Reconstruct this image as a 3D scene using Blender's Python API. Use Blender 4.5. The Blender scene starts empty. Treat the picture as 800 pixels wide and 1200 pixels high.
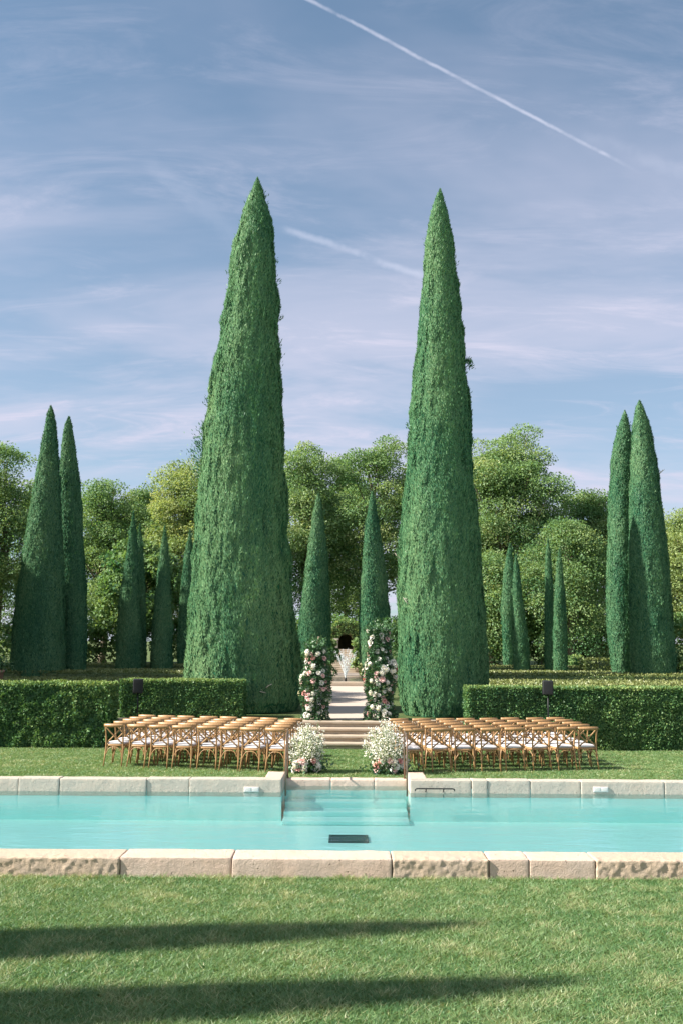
import bpy, bmesh, math, random
import numpy as np
from mathutils import Vector, Matrix, Quaternion

R = math.radians
rng = np.random.default_rng(11)
random.seed(5)
scene = bpy.context.scene
COL = scene.collection

# ------------------------------------------------------------------ camera
F = 1167.0
CAM_H = 2.70
PITCH = math.atan(151.0 / F)
YAW = R(0.25)
ROLL = R(0.27)
cam_rot = Matrix.Rotation(YAW, 3, 'Z') @ Matrix.Rotation(R(90) + PITCH, 3, 'X') @ Matrix.Rotation(ROLL, 3, 'Z')
cd = bpy.data.cameras.new('camera')
cam = bpy.data.objects.new('camera', cd)
COL.objects.link(cam)
cam.matrix_world = Matrix.Translation((0, 0, CAM_H)) @ cam_rot.to_4x4()
cd.sensor_fit = 'AUTO'
cd.sensor_width = 36.0
cd.lens = 36.0 * F / 1200.0
cd.clip_end = 3000
scene.camera = cam


def ray(px, py):
    return (cam_rot @ Vector(((px - 400) / F, (600 - py) / F, -1.0))).normalized()


def at(px, py, Y):
    d = ray(px, py)
    t = Y / d.y
    return Vector((d.x * t, Y, CAM_H + d.z * t))


def ground(px, py, z):
    d = ray(px, py)
    t = (z - CAM_H) / d.z
    return Vector((d.x * t, d.y * t, z))


# ------------------------------------------------------------------ sun / world
SUN_EL = R(36)
AZ = R(10)
L = Vector((math.cos(SUN_EL) * math.cos(AZ), math.cos(SUN_EL) * math.sin(AZ), -math.sin(SUN_EL)))
sd = bpy.data.lights.new('sun', 'SUN')
sd.energy = 4.6
sd.angle = R(0.7)
sd.color = (1.0, 0.93, 0.82)
so = bpy.data.objects.new('sun', sd)
COL.objects.link(so)
so.rotation_euler = L.to_track_quat('-Z', 'Y').to_euler()
so.location = (-30, -10, 40)

world = bpy.data.worlds.new('World')
scene.world = world
world.use_nodes = True


class NT:
    def __init__(s, tree):
        s.t = tree
        tree.nodes.clear()

    def n(s, typ, **kw):
        nd = s.t.nodes.new(typ)
        for k, v in kw.items():
            setattr(nd, k, v)
        return nd

    def put(s, sock, v):
        if hasattr(v, 'is_output'):
            s.t.links.new(v, sock)
        elif v is not None:
            if isinstance(v, (tuple, list)) and len(v) == 3 and sock.type == 'RGBA':
                v = (*v, 1)
            sock.default_value = v

    def math(s, op, a, b=None, c=None, clamp=False):
        nd = s.n('ShaderNodeMath', operation=op)
        nd.use_clamp = clamp
        s.put(nd.inputs[0], a)
        if b is not None: s.put(nd.inputs[1], b)
        if c is not None: s.put(nd.inputs[2], c)
        return nd.outputs[0]

    def vmath(s, op, a, b=None):
        nd = s.n('ShaderNodeVectorMath', operation=op)
        s.put(nd.inputs[0], a)
        if b is not None: s.put(nd.inputs[1], b)
        return nd.outputs['Value'] if op in ('DOT_PRODUCT', 'LENGTH') else nd.outputs['Vector']

    def smooth(s, v, a, b):
        nd = s.n('ShaderNodeMapRange', interpolation_type='SMOOTHSTEP')
        s.put(nd.inputs[0], v)
        nd.inputs[1].default_value = a
        nd.inputs[2].default_value = b
        return nd.outputs[0]

    def mix(s, f, a, b, mode='MIX'):
        nd = s.n('ShaderNodeMix', data_type='RGBA', blend_type=mode)
        s.put(nd.inputs[0], f)
        s.put(nd.inputs[6], a)
        s.put(nd.inputs[7], b)
        return nd.outputs[2]

    def noise(s, vec, scale, detail=3, rough=.5, dist=0):
        nd = s.n('ShaderNodeTexNoise')
        if vec is not None: s.put(nd.inputs['Vector'], vec)
        nd.inputs['Scale'].default_value = scale
        nd.inputs['Detail'].default_value = detail
        nd.inputs['Roughness'].default_value = rough
        nd.inputs['Distortion'].default_value = dist
        return nd.outputs['Fac']

    def ramp(s, f, stops):
        nd = s.n('ShaderNodeValToRGB')
        s.put(nd.inputs[0], f)
        el = nd.color_ramp.elements
        while len(el) < len(stops): el.new(0.5)
        for e, (p, c) in zip(el, stops):
            e.position = p
            e.color = (*c, 1)
        return nd.outputs[0]

    def scale(s, vec, v, rot=(0, 0, 0)):
        nd = s.n('ShaderNodeMapping')
        s.put(nd.inputs[0], vec)
        nd.inputs['Rotation'].default_value = rot
        nd.inputs['Scale'].default_value = v
        return nd.outputs[0]


w = NT(world.node_tree)
sky = w.n('ShaderNodeTexSky', sky_type='NISHITA')
sky.sun_disc = False
sky.sun_elevation = SUN_EL
sky.sun_rotation = math.atan2(-L.x, -L.y) % (2 * math.pi)
sky.altitude = 200
sky.air_density = 1.0
sky.dust_density = 0.6
sky.ozone_density = 2.0
D = w.n('ShaderNodeTexCoord').outputs['Generated']
sep = w.n('ShaderNodeSeparateXYZ')
w.put(sep.inputs[0], D)
zz = w.math('ADD', w.math('MAXIMUM', sep.outputs[2], 0.0), 0.16)
comb = w.n('ShaderNodeCombineXYZ')
w.put(comb.inputs[0], w.math('DIVIDE', sep.outputs[0], zz))
w.put(comb.inputs[1], w.math('DIVIDE', sep.outputs[1], zz))
P2 = comb.outputs[0]
veil = w.noise(w.scale(P2, (0.75, 1.5, 1), (0, 0, R(-22))), 1.15, 5, .58, .5)
wisps = w.noise(w.scale(P2, (1.3, 3.6, 1), (0, 0, R(-30))), 1.5, 8, .68, .9)
cl = w.math('ADD', w.math('MULTIPLY', w.smooth(veil, .36, .68), .62), w.math('MULTIPLY', w.smooth(wisps, .46, .78), .55))
low = w.smooth(sep.outputs[2], .62, .12)
cl = w.math('MULTIPLY', cl, w.math('ADD', .52, w.math('MULTIPLY', low, .48)), clamp=True)
tinted = w.mix(1.0, sky.outputs[0], (0.56, 0.93, 0.95), 'MULTIPLY')
skyc = w.mix(w.math('ADD', w.math('MULTIPLY', cl, .72), w.math('ADD', .15, w.math('MULTIPLY', w.smooth(sep.outputs[2], .6, .05), .30))), tinted, (5.1, 5.05, 6.2))


def contrail(base, p0, p1, width, strength, soft):
    a, b = ray(*p0), ray(*p1)
    n = a.cross(b).normalized()
    m = (a + b).normalized()
    half = a.angle(b) / 2
    t = n.cross(m).normalized()
    wob = w.math('MULTIPLY', w.math('SUBTRACT', w.noise(D, 22, 5, .65), .5), width * 2.0)
    dn = w.math('ABSOLUTE', w.math('ADD', w.vmath('DOT_PRODUCT', D, tuple(n)), wob))
    band = w.smooth(dn, width, width * soft)
    dt = w.math('ABSOLUTE', w.vmath('DOT_PRODUCT', D, tuple(t)))
    band = w.math('MULTIPLY', band, w.smooth(dt, math.sin(half) * 1.08, math.sin(half) * .85))
    band = w.math('MULTIPLY', band, w.smooth(w.noise(D, 30, 3, .6), .25, .62))
    band = w.math('MULTIPLY', band, strength, clamp=True)
    return w.mix(band, base, (7.2, 7.2, 8.4))


skyc = contrail(skyc, (290, -38), (735, 195), .0024, .40, .08)
skyc = contrail(skyc, (680, 160), (850, 218), .010, .08, .03)
skyc = contrail(skyc, (332, 267), (500, 326), .0050, .24, .05)
skyc = contrail(skyc, (170, 190), (300, 290), .014, .06, .05)
# bright fill cloud added behind and left of the camera, unseen, lifting shadows
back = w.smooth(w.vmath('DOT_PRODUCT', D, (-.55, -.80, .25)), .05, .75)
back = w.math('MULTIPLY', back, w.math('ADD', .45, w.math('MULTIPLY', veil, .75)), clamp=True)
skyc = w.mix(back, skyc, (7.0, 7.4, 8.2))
bg = w.n('ShaderNodeBackground')
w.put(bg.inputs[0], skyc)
bg.inputs[1].default_value = 0.0510
wo = w.n('ShaderNodeOutputWorld')
w.put(wo.inputs[0], bg.outputs[0])

vs = scene.view_settings
vs.view_transform = 'Standard'
vs.look = 'None'
vs.gamma = 1
vs.use_curve_mapping = False
vs.exposure = 1.49
cy = scene.cycles
cy.max_bounces = 6
cy.transparent_max_bounces = 8
cy.use_denoising = True
try:
    cy.denoiser = 'OPENIMAGEDENOISE'
except Exception:
    pass


# ------------------------------------------------------------------ materials
def material(name):
    m = bpy.data.materials.new(name)
    m.use_nodes = True
    return m, NT(m.node_tree)


def out(t, sh, disp=None):
    o = t.n('ShaderNodeOutputMaterial')
    t.put(o.inputs[0], sh)


def principled(t, color, rough=.6, bump=None, bstr=.3, bdist=.02, metal=0, spec=.4):
    p = t.n('ShaderNodeBsdfPrincipled')
    t.put(p.inputs['Base Color'], color)
    t.put(p.inputs['Roughness'], rough)
    p.inputs['Metallic'].default_value = metal
    p.inputs['Specular IOR Level'].default_value = spec
    if bump is not None:
        b = t.n('ShaderNodeBump')
        b.inputs['Strength'].default_value = bstr
        b.inputs['Distance'].default_value = bdist
        t.put(b.inputs['Height'], bump)
        t.put(p.inputs['Normal'], b.outputs[0])
    return p.outputs[0]


def plain(name, c, rough=.6, metal=0, var=.15, nscale=30, bstr=.15):
    m, t = material(name)
    co = t.n('ShaderNodeTexCoord').outputs['Object']
    nz = t.noise(co, nscale, 4, .6)
    c2 = tuple(x * (1 - var * 2) for x in c)
    col = t.mix(nz, c2, c)
    out(t, principled(t, col, rough, nz, bstr, .01, metal))
    return m


def foliage(name, cs, trans=.25, gloss=.04, patch=None):
    """leaf material: every leaf takes its own tone from attribute 'v'"""
    m, t = material(name)
    a = t.n('ShaderNodeAttribute', attribute_name='v')
    n = len(cs)
    col = t.ramp(a.outputs['Fac'], [(i / (n - 1), c) for i, c in enumerate(cs)])
    if patch:
        co = t.n('ShaderNodeTexCoord').outputs['Object']
        col = t.mix(t.math('MULTIPLY', t.smooth(t.noise(co, patch[1], 3, .6), .5, .75), patch[2]), col, patch[0])
    d = t.n('ShaderNodeBsdfDiffuse')
    t.put(d.inputs[0], col)
    tr = t.n('ShaderNodeBsdfTranslucent')
    t.put(tr.inputs[0], t.mix(1, col, (1.25, 1.2, .6), 'MULTIPLY'))
    mx = t.n('ShaderNodeMixShader')
    mx.inputs[0].default_value = trans
    t.put(mx.inputs[1], d.outputs[0])
    t.put(mx.inputs[2], tr.outputs[0])
    g = t.n('ShaderNodeBsdfGlossy')
    g.inputs['Roughness'].default_value = .45
    g.inputs[0].default_value = (1, 1, 1, 1)
    m2 = t.n('ShaderNodeMixShader')
    m2.inputs[0].default_value = gloss
    t.put(m2.inputs[1], mx.outputs[0])
    t.put(m2.inputs[2], g.outputs[0])
    out(t, m2.outputs[0])
    return m


M = {}
M['cypress'] = foliage('cypress_foliage', [(.020, .105, .056), (.098, .215, .102), (.185, .295, .140)], .10, .015)
M['cypress_far'] = foliage('far_cypress_foliage', [(.020, .100, .054), (.088, .195, .097), (.165, .270, .130)], .10, .015)
M['hedge'] = foliage('hedge_leaves', [(.035, .115, .05), (.115, .22, .08), (.26, .33, .115)], .24, .015)
M['box'] = foliage('box_leaves', [(.07, .125, .04), (.16, .20, .07), (.25, .26, .105)], .2, .03)
M['plane'] = foliage('plane_tree_leaves', [(.082, .19, .085), (.20, .31, .135), (.35, .405, .19)], .40, .01)
M['plane_dark'] = foliage('dark_tree_leaves', [(.06, .16, .072), (.16, .265, .11), (.31, .37, .16)], .38, .01)
M['plane_gold'] = foliage('turning_tree_leaves', [(.12, .21, .085), (.26, .345, .14), (.42, .43, .19)], .40, .01)
M['shrub'] = foliage('shrub_leaves', [(.03, .09, .035), (.06, .15, .045), (.11, .22, .07)], .3, .05)
M['flower_leaf'] = foliage('arrangement_leaves', [(.022, .075, .036), (.05, .13, .055), (.09, .20, .085)], .2, .06)
M['spray'] = foliage('white_spray_petals', [(.62, .61, .55), (.80, .79, .74), (.92, .91, .88)], .2, .0)
M['spray_stem'] = foliage('spray_stem_leaves', [(.10, .16, .07), (.17, .24, .10), (.24, .30, .14)], .2, .02)
M['white_petal'] = foliage('white_petals', [(.62, .60, .56), (.78, .75, .72), (.88, .86, .82)], .2, 0)
M['blush_petal'] = foliage('blush_petals', [(.62, .36, .38), (.76, .50, .50), (.84, .62, .60)], .2, 0)
M['coral_petal'] = foliage('coral_petals', [(.50, .20, .19), (.64, .32, .29), (.74, .44, .40)], .2, 0)
M['grass'] = foliage('grass_blades', [(.080, .185, .066), (.190, .290, .120), (.41, .40, .22)], .3, .03)
M['bark'] = plain('tree_bark', (.20, .16, .12), .9, var=.25, nscale=9, bstr=.5)
M['twig'] = plain('dead_twig', (.55, .50, .42), .9)
M['wood'] = None
M['black'] = plain('black_plastic', (.012, .014, .017), .55, var=.1)
M['grille'] = plain('speaker_grille', (.008, .010, .012), .7, var=.2, nscale=220)
M['bronze'] = plain('bronzed_steel', (.27, .18, .135), .35, metal=.6, var=.1)
M['iron'] = plain('dark_iron', (.03, .03, .032), .4, metal=.5)
M['whiteplastic'] = plain('white_plastic', (.62, .61, .58), .4, var=.04)
M['drain'] = plain('dark_blue_grate', (.015, .055, .075), .5, var=.2)
M['terracotta'] = plain('terracotta', (.42, .24, .17), .85, var=.15, nscale=14)

# chair wood: long grain
m, t = material('honey_oak')
co = t.n('ShaderNodeTexCoord').outputs['Object']
oi = t.n('ShaderNodeObjectInfo').outputs['Random']
gr = t.noise(t.scale(co, (30, 30, 4)), 2.2, 5, .6)
wc = t.ramp(gr, [(.25, (.22, .115, .047)), (.55, (.365, .215, .098)), (.8, (.48, .305, .155))])
wc = t.mix(t.math('MULTIPLY', oi, .35), wc, (.30, .175, .085))
out(t, principled(t, wc, .42, gr, .08, .004))
M['wood'] = m

m, t = material('cushion_linen')
co = t.n('ShaderNodeTexCoord').outputs['Object']
nz = t.noise(co, 9, 4, .6)
out(t, principled(t, t.mix(nz, (.50, .475, .485), (.60, .58, .59)), .9, t.noise(co, 14, 3, .5), .35, .02, 0, .2))
M['cushion'] = m


def stone(name, base, warm, dark, scale=1.0, bstr=.5, bdist=.02, pits=.75):
    m, t = material(name)
    co = t.n('ShaderNodeTexCoord').outputs['Object']
    oi = t.n('ShaderNodeObjectInfo').outputs['Random']
    off = t.vmath('ADD', co, t.vmath('SCALE', (17, 9, 5)))
    sh = t.n('ShaderNodeVectorMath', operation='ADD')
    t.put(sh.inputs[0], co)
    cb = t.n('ShaderNodeCombineXYZ')
    t.put(cb.inputs[0], t.math('MULTIPLY', oi, 37.0))
    t.put(cb.inputs[1], t.math('MULTIPLY', oi, 11.0))
    t.put(sh.inputs[1], cb.outputs[0])
    co = sh.outputs[0]
    n1 = t.noise(co, 1.7 * scale, 6, .65)
    n2 = t.noise(co, 9 * scale, 6, .7)
    n3 = t.noise(co, 60 * scale, 4, .7)
    c = t.mix(t.smooth(n1, .35, .7), base, warm)
    c = t.mix(t.math('MULTIPLY', t.smooth(n2, .52, .78), .38), c, dark)
    c = t.mix(t.math('MULTIPLY', n3, .25), c, tuple(x * 1.25 for x in base))
    vo = t.n('ShaderNodeTexVoronoi')
    t.put(vo.inputs['Vector'], co)
    vo.inputs['Scale'].default_value = 16 * scale
    pit = t.math('MULTIPLY', t.smooth(vo.outputs['Distance'], .22, .05), t.smooth(n2, .5, .62))
    c = t.mix(t.math('MULTIPLY', pit, pits), c, tuple(x * .6 for x in dark))
    h = t.math('ADD', t.math('MULTIPLY', n2, .7), t.math('MULTIPLY', n3, .35))
    h = t.math('SUBTRACT', h, t.math('MULTIPLY', pit, .7))
    out(t, principled(t, c, .85, h, bstr, bdist, 0, .25))
    return m


M['stone_pink'] = stone('warm_limestone', (.52, .42, .35), (.54, .405, .32), (.32, .25, .18), 1.2, .95, .03)
M['stone_rough'] = stone('rough_limestone', (.44, .355, .28), (.49, .375, .27), (.35, .275, .20), 1.3, .9, .03, .2)
M['stone_grey'] = stone('grey_limestone', (.42, .385, .33), (.45, .39, .32), (.19, .185, .145), 1.5, .9, .03)
M['stone_step'] = stone('step_limestone', (.38, .325, .26), (.41, .32, .24), (.23, .17, .115))
M['gravel'] = stone('path_gravel', (.42, .355, .31), (.44, .365, .31), (.33, .27, .225), 3, .3, .01)
M['wall'] = stone('wall_stone', (.36, .32, .26), (.40, .33, .25), (.2, .18, .14), 1, .9, .05)
M['moss'] = stone('mossy_stone', (.16, .15, .07), (.24, .20, .11), (.07, .08, .035), 2, .8, .05)


def ground_mat(name, cs, patch):
    m, t = material(name)
    co = t.n('ShaderNodeTexCoord').outputs['Object']
    n1 = t.noise(co, .7, 5, .6)
    n2 = t.noise(co, 18, 6, .75)
    n3 = t.noise(co, 120, 3, .7)
    c = t.ramp(t.math('ADD', t.math('MULTIPLY', n1, .4), t.math('MULTIPLY', n2, .6)), [(.35, cs[0]), (.5, cs[1]), (.66, cs[2])])
    c = t.mix(t.math('MULTIPLY', t.smooth(n1, .5, .72), .5), c, patch)
    out(t, principled(t, c, .95, t.math('ADD', n2, n3), .7, .03, 0, .1))
    return m


M['lawn'] = ground_mat('lawn_turf', [(.075, .125, .036), (.12, .175, .052), (.17, .21, .07)], (.20, .20, .09))
M['terrace'] = ground_mat('terrace_ground', [(.05, .09, .032), (.085, .12, .045), (.14, .155, .07)], (.17, .165, .09))

m, t = material('pool_plaster')
co = t.n('ShaderNodeTexCoord').outputs['Object']
n1 = t.noise(co, 2.2, 5, .6)
n2 = t.noise(co, 30, 4, .7)
c = t.mix(n1, (.52, .89, .865), (.60, .92, .90))
c = t.mix(t.math('MULTIPLY', t.smooth(n2, .45, .7), .35), c, (.66, .91, .89))
out(t, principled(t, c, .8, n2, .1, .01))
M['plaster'] = m

m, t = material('pool_water')
co = t.n('ShaderNodeTexCoord').outputs['Object']
h = t.math('ADD', t.math('MULTIPLY', t.noise(t.scale(co, (1, 2.2, 1)), 1.6, 3, .5, .4), 1.0),
           t.math('MULTIPLY', t.noise(t.scale(co, (1, 1.6, 1)), 7, 4, .6, .5), .30))
b = t.n('ShaderNodeBump')
b.inputs['Strength'].default_value = .40
b.inputs['Distance'].default_value = .03
t.put(b.inputs['Height'], h)
tr = t.n('ShaderNodeBsdfTransparent')
tr.inputs[0].default_value = (.865, .99, .98, 1)
gl = t.n('ShaderNodeBsdfGlossy')
gl.inputs['Roughness'].default_value = .03
gl.inputs[0].default_value = (1, 1, 1, 1)
t.put(gl.inputs['Normal'], b.outputs[0])
fr = t.n('ShaderNodeFresnel')
fr.inputs['IOR'].default_value = 1.33
t.put(fr.inputs['Normal'], b.outputs[0])
mx = t.n('ShaderNodeMixShader')
t.put(mx.inputs[0], t.math('MULTIPLY', fr.outputs[0], .8))
t.put(mx.inputs[1], tr.outputs[0])
t.put(mx.inputs[2], gl.outputs[0])
out(t, mx.outputs[0])
M['water'] = m

m, t = material('water_droplets')
d = t.n('ShaderNodeBsdfDiffuse')
d.inputs[0].default_value = (.85, .9, .92, 1)
trn = t.n('ShaderNodeBsdfTransparent')
g = t.n('ShaderNodeBsdfGlossy')
g.inputs['Roughness'].default_value = .1
m1 = t.n('ShaderNodeMixShader')
m1.inputs[0].default_value = .4
t.put(m1.inputs[1], d.outputs[0])
t.put(m1.inputs[2], trn.outputs[0])
m2 = t.n('ShaderNodeMixShader')
m2.inputs[0].default_value = .15
t.put(m2.inputs[1], m1.outputs[0])
t.put(m2.inputs[2], g.outputs[0])
out(t, m2.outputs[0])
M['droplet'] = m


# ------------------------------------------------------------------ mesh helpers
def vnoise(P, seed=0):
    P = np.asarray(P, float) + seed * 13.37
    I = np.floor(P).astype(np.int64)
    f = P - I
    f = f * f * (3 - 2 * f)
    tab = np.random.default_rng(1234).random(4096)

    def hsh(i, j, k):
        return tab[((i * 7919) ^ (j * 104729) ^ (k * 1299709)) & 4095]
    r = 0
    for dx in (0, 1):
        wx = f[:, 0] if dx else 1 - f[:, 0]
        for dy in (0, 1):
            wy = f[:, 1] if dy else 1 - f[:, 1]
            for dz in (0, 1):
                wz = f[:, 2] if dz else 1 - f[:, 2]
                r = r + wx * wy * wz * hsh(I[:, 0] + dx, I[:, 1] + dy, I[:, 2] + dz)
    return r


def norm(v):
    return v / np.maximum(np.linalg.norm(v, axis=1, keepdims=True), 1e-9)


def mesh_np(name, V, faces_list, v=None, smooth=False):
    """V (n,3); faces_list = list of int arrays (k, 3 or 4); v = per-vertex tone"""
    me = bpy.data.meshes.new(name)
    V = np.asarray(V, np.float32)
    me.vertices.add(len(V))
    me.vertices.foreach_set('co', V.ravel())
    li, ls, tot = [], [], 0
    for fa in faces_list:
        fa = np.asarray(fa, np.int32)
        if not len(fa): continue
        k = fa.shape[1]
        li.append(fa.ravel())
        ls.append(tot + np.arange(len(fa)) * k)
        tot += fa.size
    li = np.concatenate(li).astype(np.int32)
    ls = np.concatenate(ls).astype(np.int32)
    me.loops.add(len(li))
    me.loops.foreach_set('vertex_index', li)
    me.polygons.add(len(ls))
    me.polygons.foreach_set('loop_start', ls)
    if v is not None:
        a = me.attributes.new('v', 'FLOAT', 'POINT')
        a.data.foreach_set('value', np.asarray(v, np.float32))
    if smooth:
        me.polygons.foreach_set('use_smooth', np.ones(len(ls), bool))
    me.update(calc_edges=True)
    me.validate()
    return me


def leaves(P, Dr, wid, ln, v, fold=.25, N=None, nz=.6):
    """diamond leaves; returns verts, quads, tones"""
    n = len(P)
    Dr = norm(Dr)
    S = norm(np.cross(Dr, rng.normal(size=(n, 3)) if N is None else N + nz * rng.normal(size=(n, 3))))
    U = np.cross(S, Dr)
    wid = np.broadcast_to(np.asarray(wid, float).reshape(-1, 1), (n, 1))
    ln = np.broadcast_to(np.asarray(ln, float).reshape(-1, 1), (n, 1))
    a = P
    b = P + Dr * ln * .45 + S * wid * .5 + U * wid * fold
    c = P + Dr * ln
    d = P + Dr * ln * .45 - S * wid * .5 + U * wid * fold
    V = np.stack([a, b, c, d], 1).reshape(-1, 3)
    Fq = np.arange(n * 4).reshape(n, 4)
    return V, Fq, np.repeat(np.clip(v, 0, 1), 4)


class Bag:
    """collects verts / faces / tones into one mesh"""
    def __init__(s):
        s.V, s.F, s.T, s.n = [], [], [], 0

    def add(s, V, faces, tone=None):
        V = np.asarray(V, float)
        for fa in (faces if isinstance(faces, list) else [faces]):
            if len(fa): s.F.append(np.asarray(fa) + s.n)
        s.V.append(V)
        s.T.append(np.full(len(V), .5) if tone is None else np.broadcast_to(tone, (len(V),)))
        s.n += len(V)

    def mesh(s, name, smooth=False):
        return mesh_np(name, np.concatenate(s.V), s.F, np.concatenate(s.T), smooth)


def tube(pts, rad, seg=8, flat=None, caps=True):
    """sweep an ellipse along pts. rad scalar or list; flat=(a,b) multiplies the two axes"""
    pts = [Vector(p) for p in pts]
    n = len(pts)
    rad = [rad] * n if not hasattr(rad, '__len__') else rad
    ref = None
    V = []
    for i in range(n):
        tg = (pts[min(i + 1, n - 1)] - pts[max(i - 1, 0)]).normalized()
        if ref is None:
            ref = Vector((0, 0, 1)) if abs(tg.z) < .9 else Vector((0, 1, 0))
        s = (ref - tg * ref.dot(tg)).normalized()
        ref = s
        u = tg.cross(s)
        fa, fb = flat if flat else (1, 1)
        for k in range(seg):
            an = 2 * math.pi * k / seg
            V.append(pts[i] + s * math.cos(an) * rad[i] * fa + u * math.sin(an) * rad[i] * fb)
    q = []
    for i in range(n - 1):
        for k in range(seg):
            k2 = (k + 1) % seg
            q.append((i * seg + k, i * seg + k2, (i + 1) * seg + k2, (i + 1) * seg + k))
    tris = []
    if caps:
        V.append(pts[0]); V.append(pts[-1])
        c0, c1 = n * seg, n * seg + 1
        for k in range(seg):
            k2 = (k + 1) % seg
            tris.append((c0, k2, k))
            tris.append((c1, (n - 1) * seg + k, (n - 1) * seg + k2))
    fs = [np.array(q)]
    if tris: fs.append(np.array(tris))
    return np.array([tuple(p) for p in V]), fs


def bez(p0, p1, p2, n=8):
    p0, p1, p2 = Vector(p0), Vector(p1), Vector(p2)
    return [p0 * (1 - t) ** 2 + p1 * 2 * t * (1 - t) + p2 * t * t for t in [i / (n - 1) for i in range(n)]]


def rbox(lo, hi, res=.2, r=.01, amp=0, freq=3, seed=0, ampfun=None):
    """box with rounded edges, gridded, optionally worn by noise"""
    lo, hi = np.array(lo, float), np.array(hi, float)
    c, h = (lo + hi) / 2, (hi - lo) / 2
    bm = bmesh.new()

    def axis(hh):
        n = max(1, int(round(2 * hh / res)))
        base = np.linspace(-hh, hh, n + 1)
        rr = min(r, hh * .49)
        return np.unique(np.round(np.concatenate([base[(np.abs(base) < hh - rr * 1.2)], [-hh, -hh + rr * .4, -hh + rr, hh - rr, hh - rr * .4, hh]]), 6))
    ax = [axis(x) for x in h]
    for d in range(3):
        a, b = [(1, 2), (2, 0), (0, 1)][d]
        for sgn in (-1, 1):
            vs_ = {}
            for i, u in enumerate(ax[a]):
                for j, v_ in enumerate(ax[b]):
                    p = [0, 0, 0]
                    p[d] = sgn * h[d]; p[a] = u; p[b] = v_
                    vs_[i, j] = bm.verts.new(p)
            for i in range(len(ax[a]) - 1):
                for j in range(len(ax[b]) - 1):
                    f = [vs_[i, j], vs_[i + 1, j], vs_[i + 1, j + 1], vs_[i, j + 1]]
                    bm.faces.new(f if sgn > 0 else f[::-1])
    bmesh.ops.remove_doubles(bm, verts=bm.verts, dist=1e-5)
    bm.verts.index_update()
    V = np.array([tuple(v.co) for v in bm.verts])
    quads = np.array([[v.index for v in f.verts] for f in bm.faces if len(f.verts) == 4])
    tr = np.array([[v.index for v in f.verts] for f in bm.faces if len(f.verts) == 3])
    bm.free()
    rr = np.minimum(r, h * .49)
    inner = np.clip(V, -(h - rr), h - rr)
    dv = V - inner
    dvn = dv / np.maximum(np.linalg.norm(dv / rr, axis=1, keepdims=True), 1e-9)
    on = np.linalg.norm(dv, axis=1) > 1e-9
    V = np.where(on[:, None], inner + dvn, V)
    if amp:
        Q = (V + c) * freq
        nz = (vnoise(Q, seed) - .5) + .5 * (vnoise(Q * 2.3, seed + 3) - .5) + .28 * (vnoise(Q * 5.1, seed + 5) - .5)
        a_ = amp if ampfun is None else amp * ampfun(V + c)
        V = V + (norm(dv + 1e-9 * V) * (nz * a_)[:, None])
    fs = [quads] + ([tr] if len(tr) else [])
    return V + c, fs


def thing(name, label, cat, loc=(0, 0, 0), rotz=0, group=None):
    o = bpy.data.objects.new(name, None)
    COL.objects.link(o)
    o.location = loc
    o.rotation_euler = (0, 0, rotz)
    o.empty_display_size = .2
    o['label'] = label
    o['category'] = cat
    if group: o['group'] = group
    return o


def obj(name, me, mat, parent=None, label=None, kind=None):
    o = bpy.data.objects.new(name, me)
    COL.objects.link(o)
    if mat is not None and not me.materials: me.materials.append(mat)
    if parent is not None: o.parent = parent
    if label: o['label'] = label
    if kind: o['kind'] = kind
    return o


def tag(o, label, cat, group=None):
    o['label'] = label
    o['category'] = cat
    if group: o['group'] = group
    return o


def dup(root, loc, rotz, label, group=None, scale=None):
    def cp(o, par):
        c = o.copy()
        COL.objects.link(c)
        if par is not None: c.parent = par
        for ch in list(o.children): cp(ch, c)
        return c
    r = cp(root, None)
    r.location = loc
    r.rotation_euler = (0, 0, rotz)
    if scale: r.scale = scale
    r['label'] = label
    if group: r['group'] = group
    return r


ORD = ['first', 'second', 'third', 'fourth', 'fifth', 'sixth', 'seventh', 'eighth', 'ninth', 'tenth', 'eleventh', 'twelfth']

# ------------------------------------------------------------------ levels and lines
Z_NEAR = -.09      # foreground lawn
Z_TER = .62        # upper terrace
Z_W = -.10         # pool water
Z_C = .133         # coping top
Y_N0, Y_N1 = 12.26, 12.75          # near coping
Y_F0, Y_F1 = 19.03, 19.33          # far coping
Y_R0, Y_R1 = 19.90, 20.22          # recessed coping
XL = at(330, 925, Y_F0).x          # recess sides
XR = at(480, 927, Y_F0).x
Y_H = 25.56                        # hedge faces
Y_T = 26.70                        # terrace edge
PX0, PX1 = -16.0, 16.0             # pool ends
AX = at(405, 900, 21).x            # garden axis


def sheet(name, quads, mat, kind='structure'):
    B = Bag()
    for q in quads:
        B.add(np.array(q, float), np.array([[0, 1, 2, 3]]))
    return obj(name, B.mesh(name), mat, kind=kind)


def hq(x0, x1, y0, y1, z):
    return [(x0, y0, z), (x1, y0, z), (x1, y1, z), (x0, y1, z)]


# the ground: one sheet of lawn with the pool cut out, and the terrace out to the horizon
FARX = 600
sheet('lawn', [
    hq(-FARX, FARX, -300, Y_N0 + .05, Z_NEAR),
    [(-FARX, Y_N0 + .05, Z_NEAR), (PX0 - .3, Y_N0 + .05, Z_NEAR), (PX0 - .3, Y_F1 - .05, 0), (-FARX, Y_F1 - .05, 0)],
    [(PX1 + .3, Y_N0 + .05, Z_NEAR), (FARX, Y_N0 + .05, Z_NEAR), (FARX, Y_F1 - .05, 0), (PX1 + .3, Y_F1 - .05, 0)],
    hq(-FARX, XL - .06, Y_F1 - .05, Y_R1 - .05, 0), hq(XR + .06, FARX, Y_F1 - .05, Y_R1 - .05, 0),
    hq(-FARX, FARX, Y_R1 - .05, Y_T, 0)], M['lawn'])
sheet('terrace', [hq(-FARX, FARX, Y_T, 1500, Z_TER)], M['terrace'])

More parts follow.
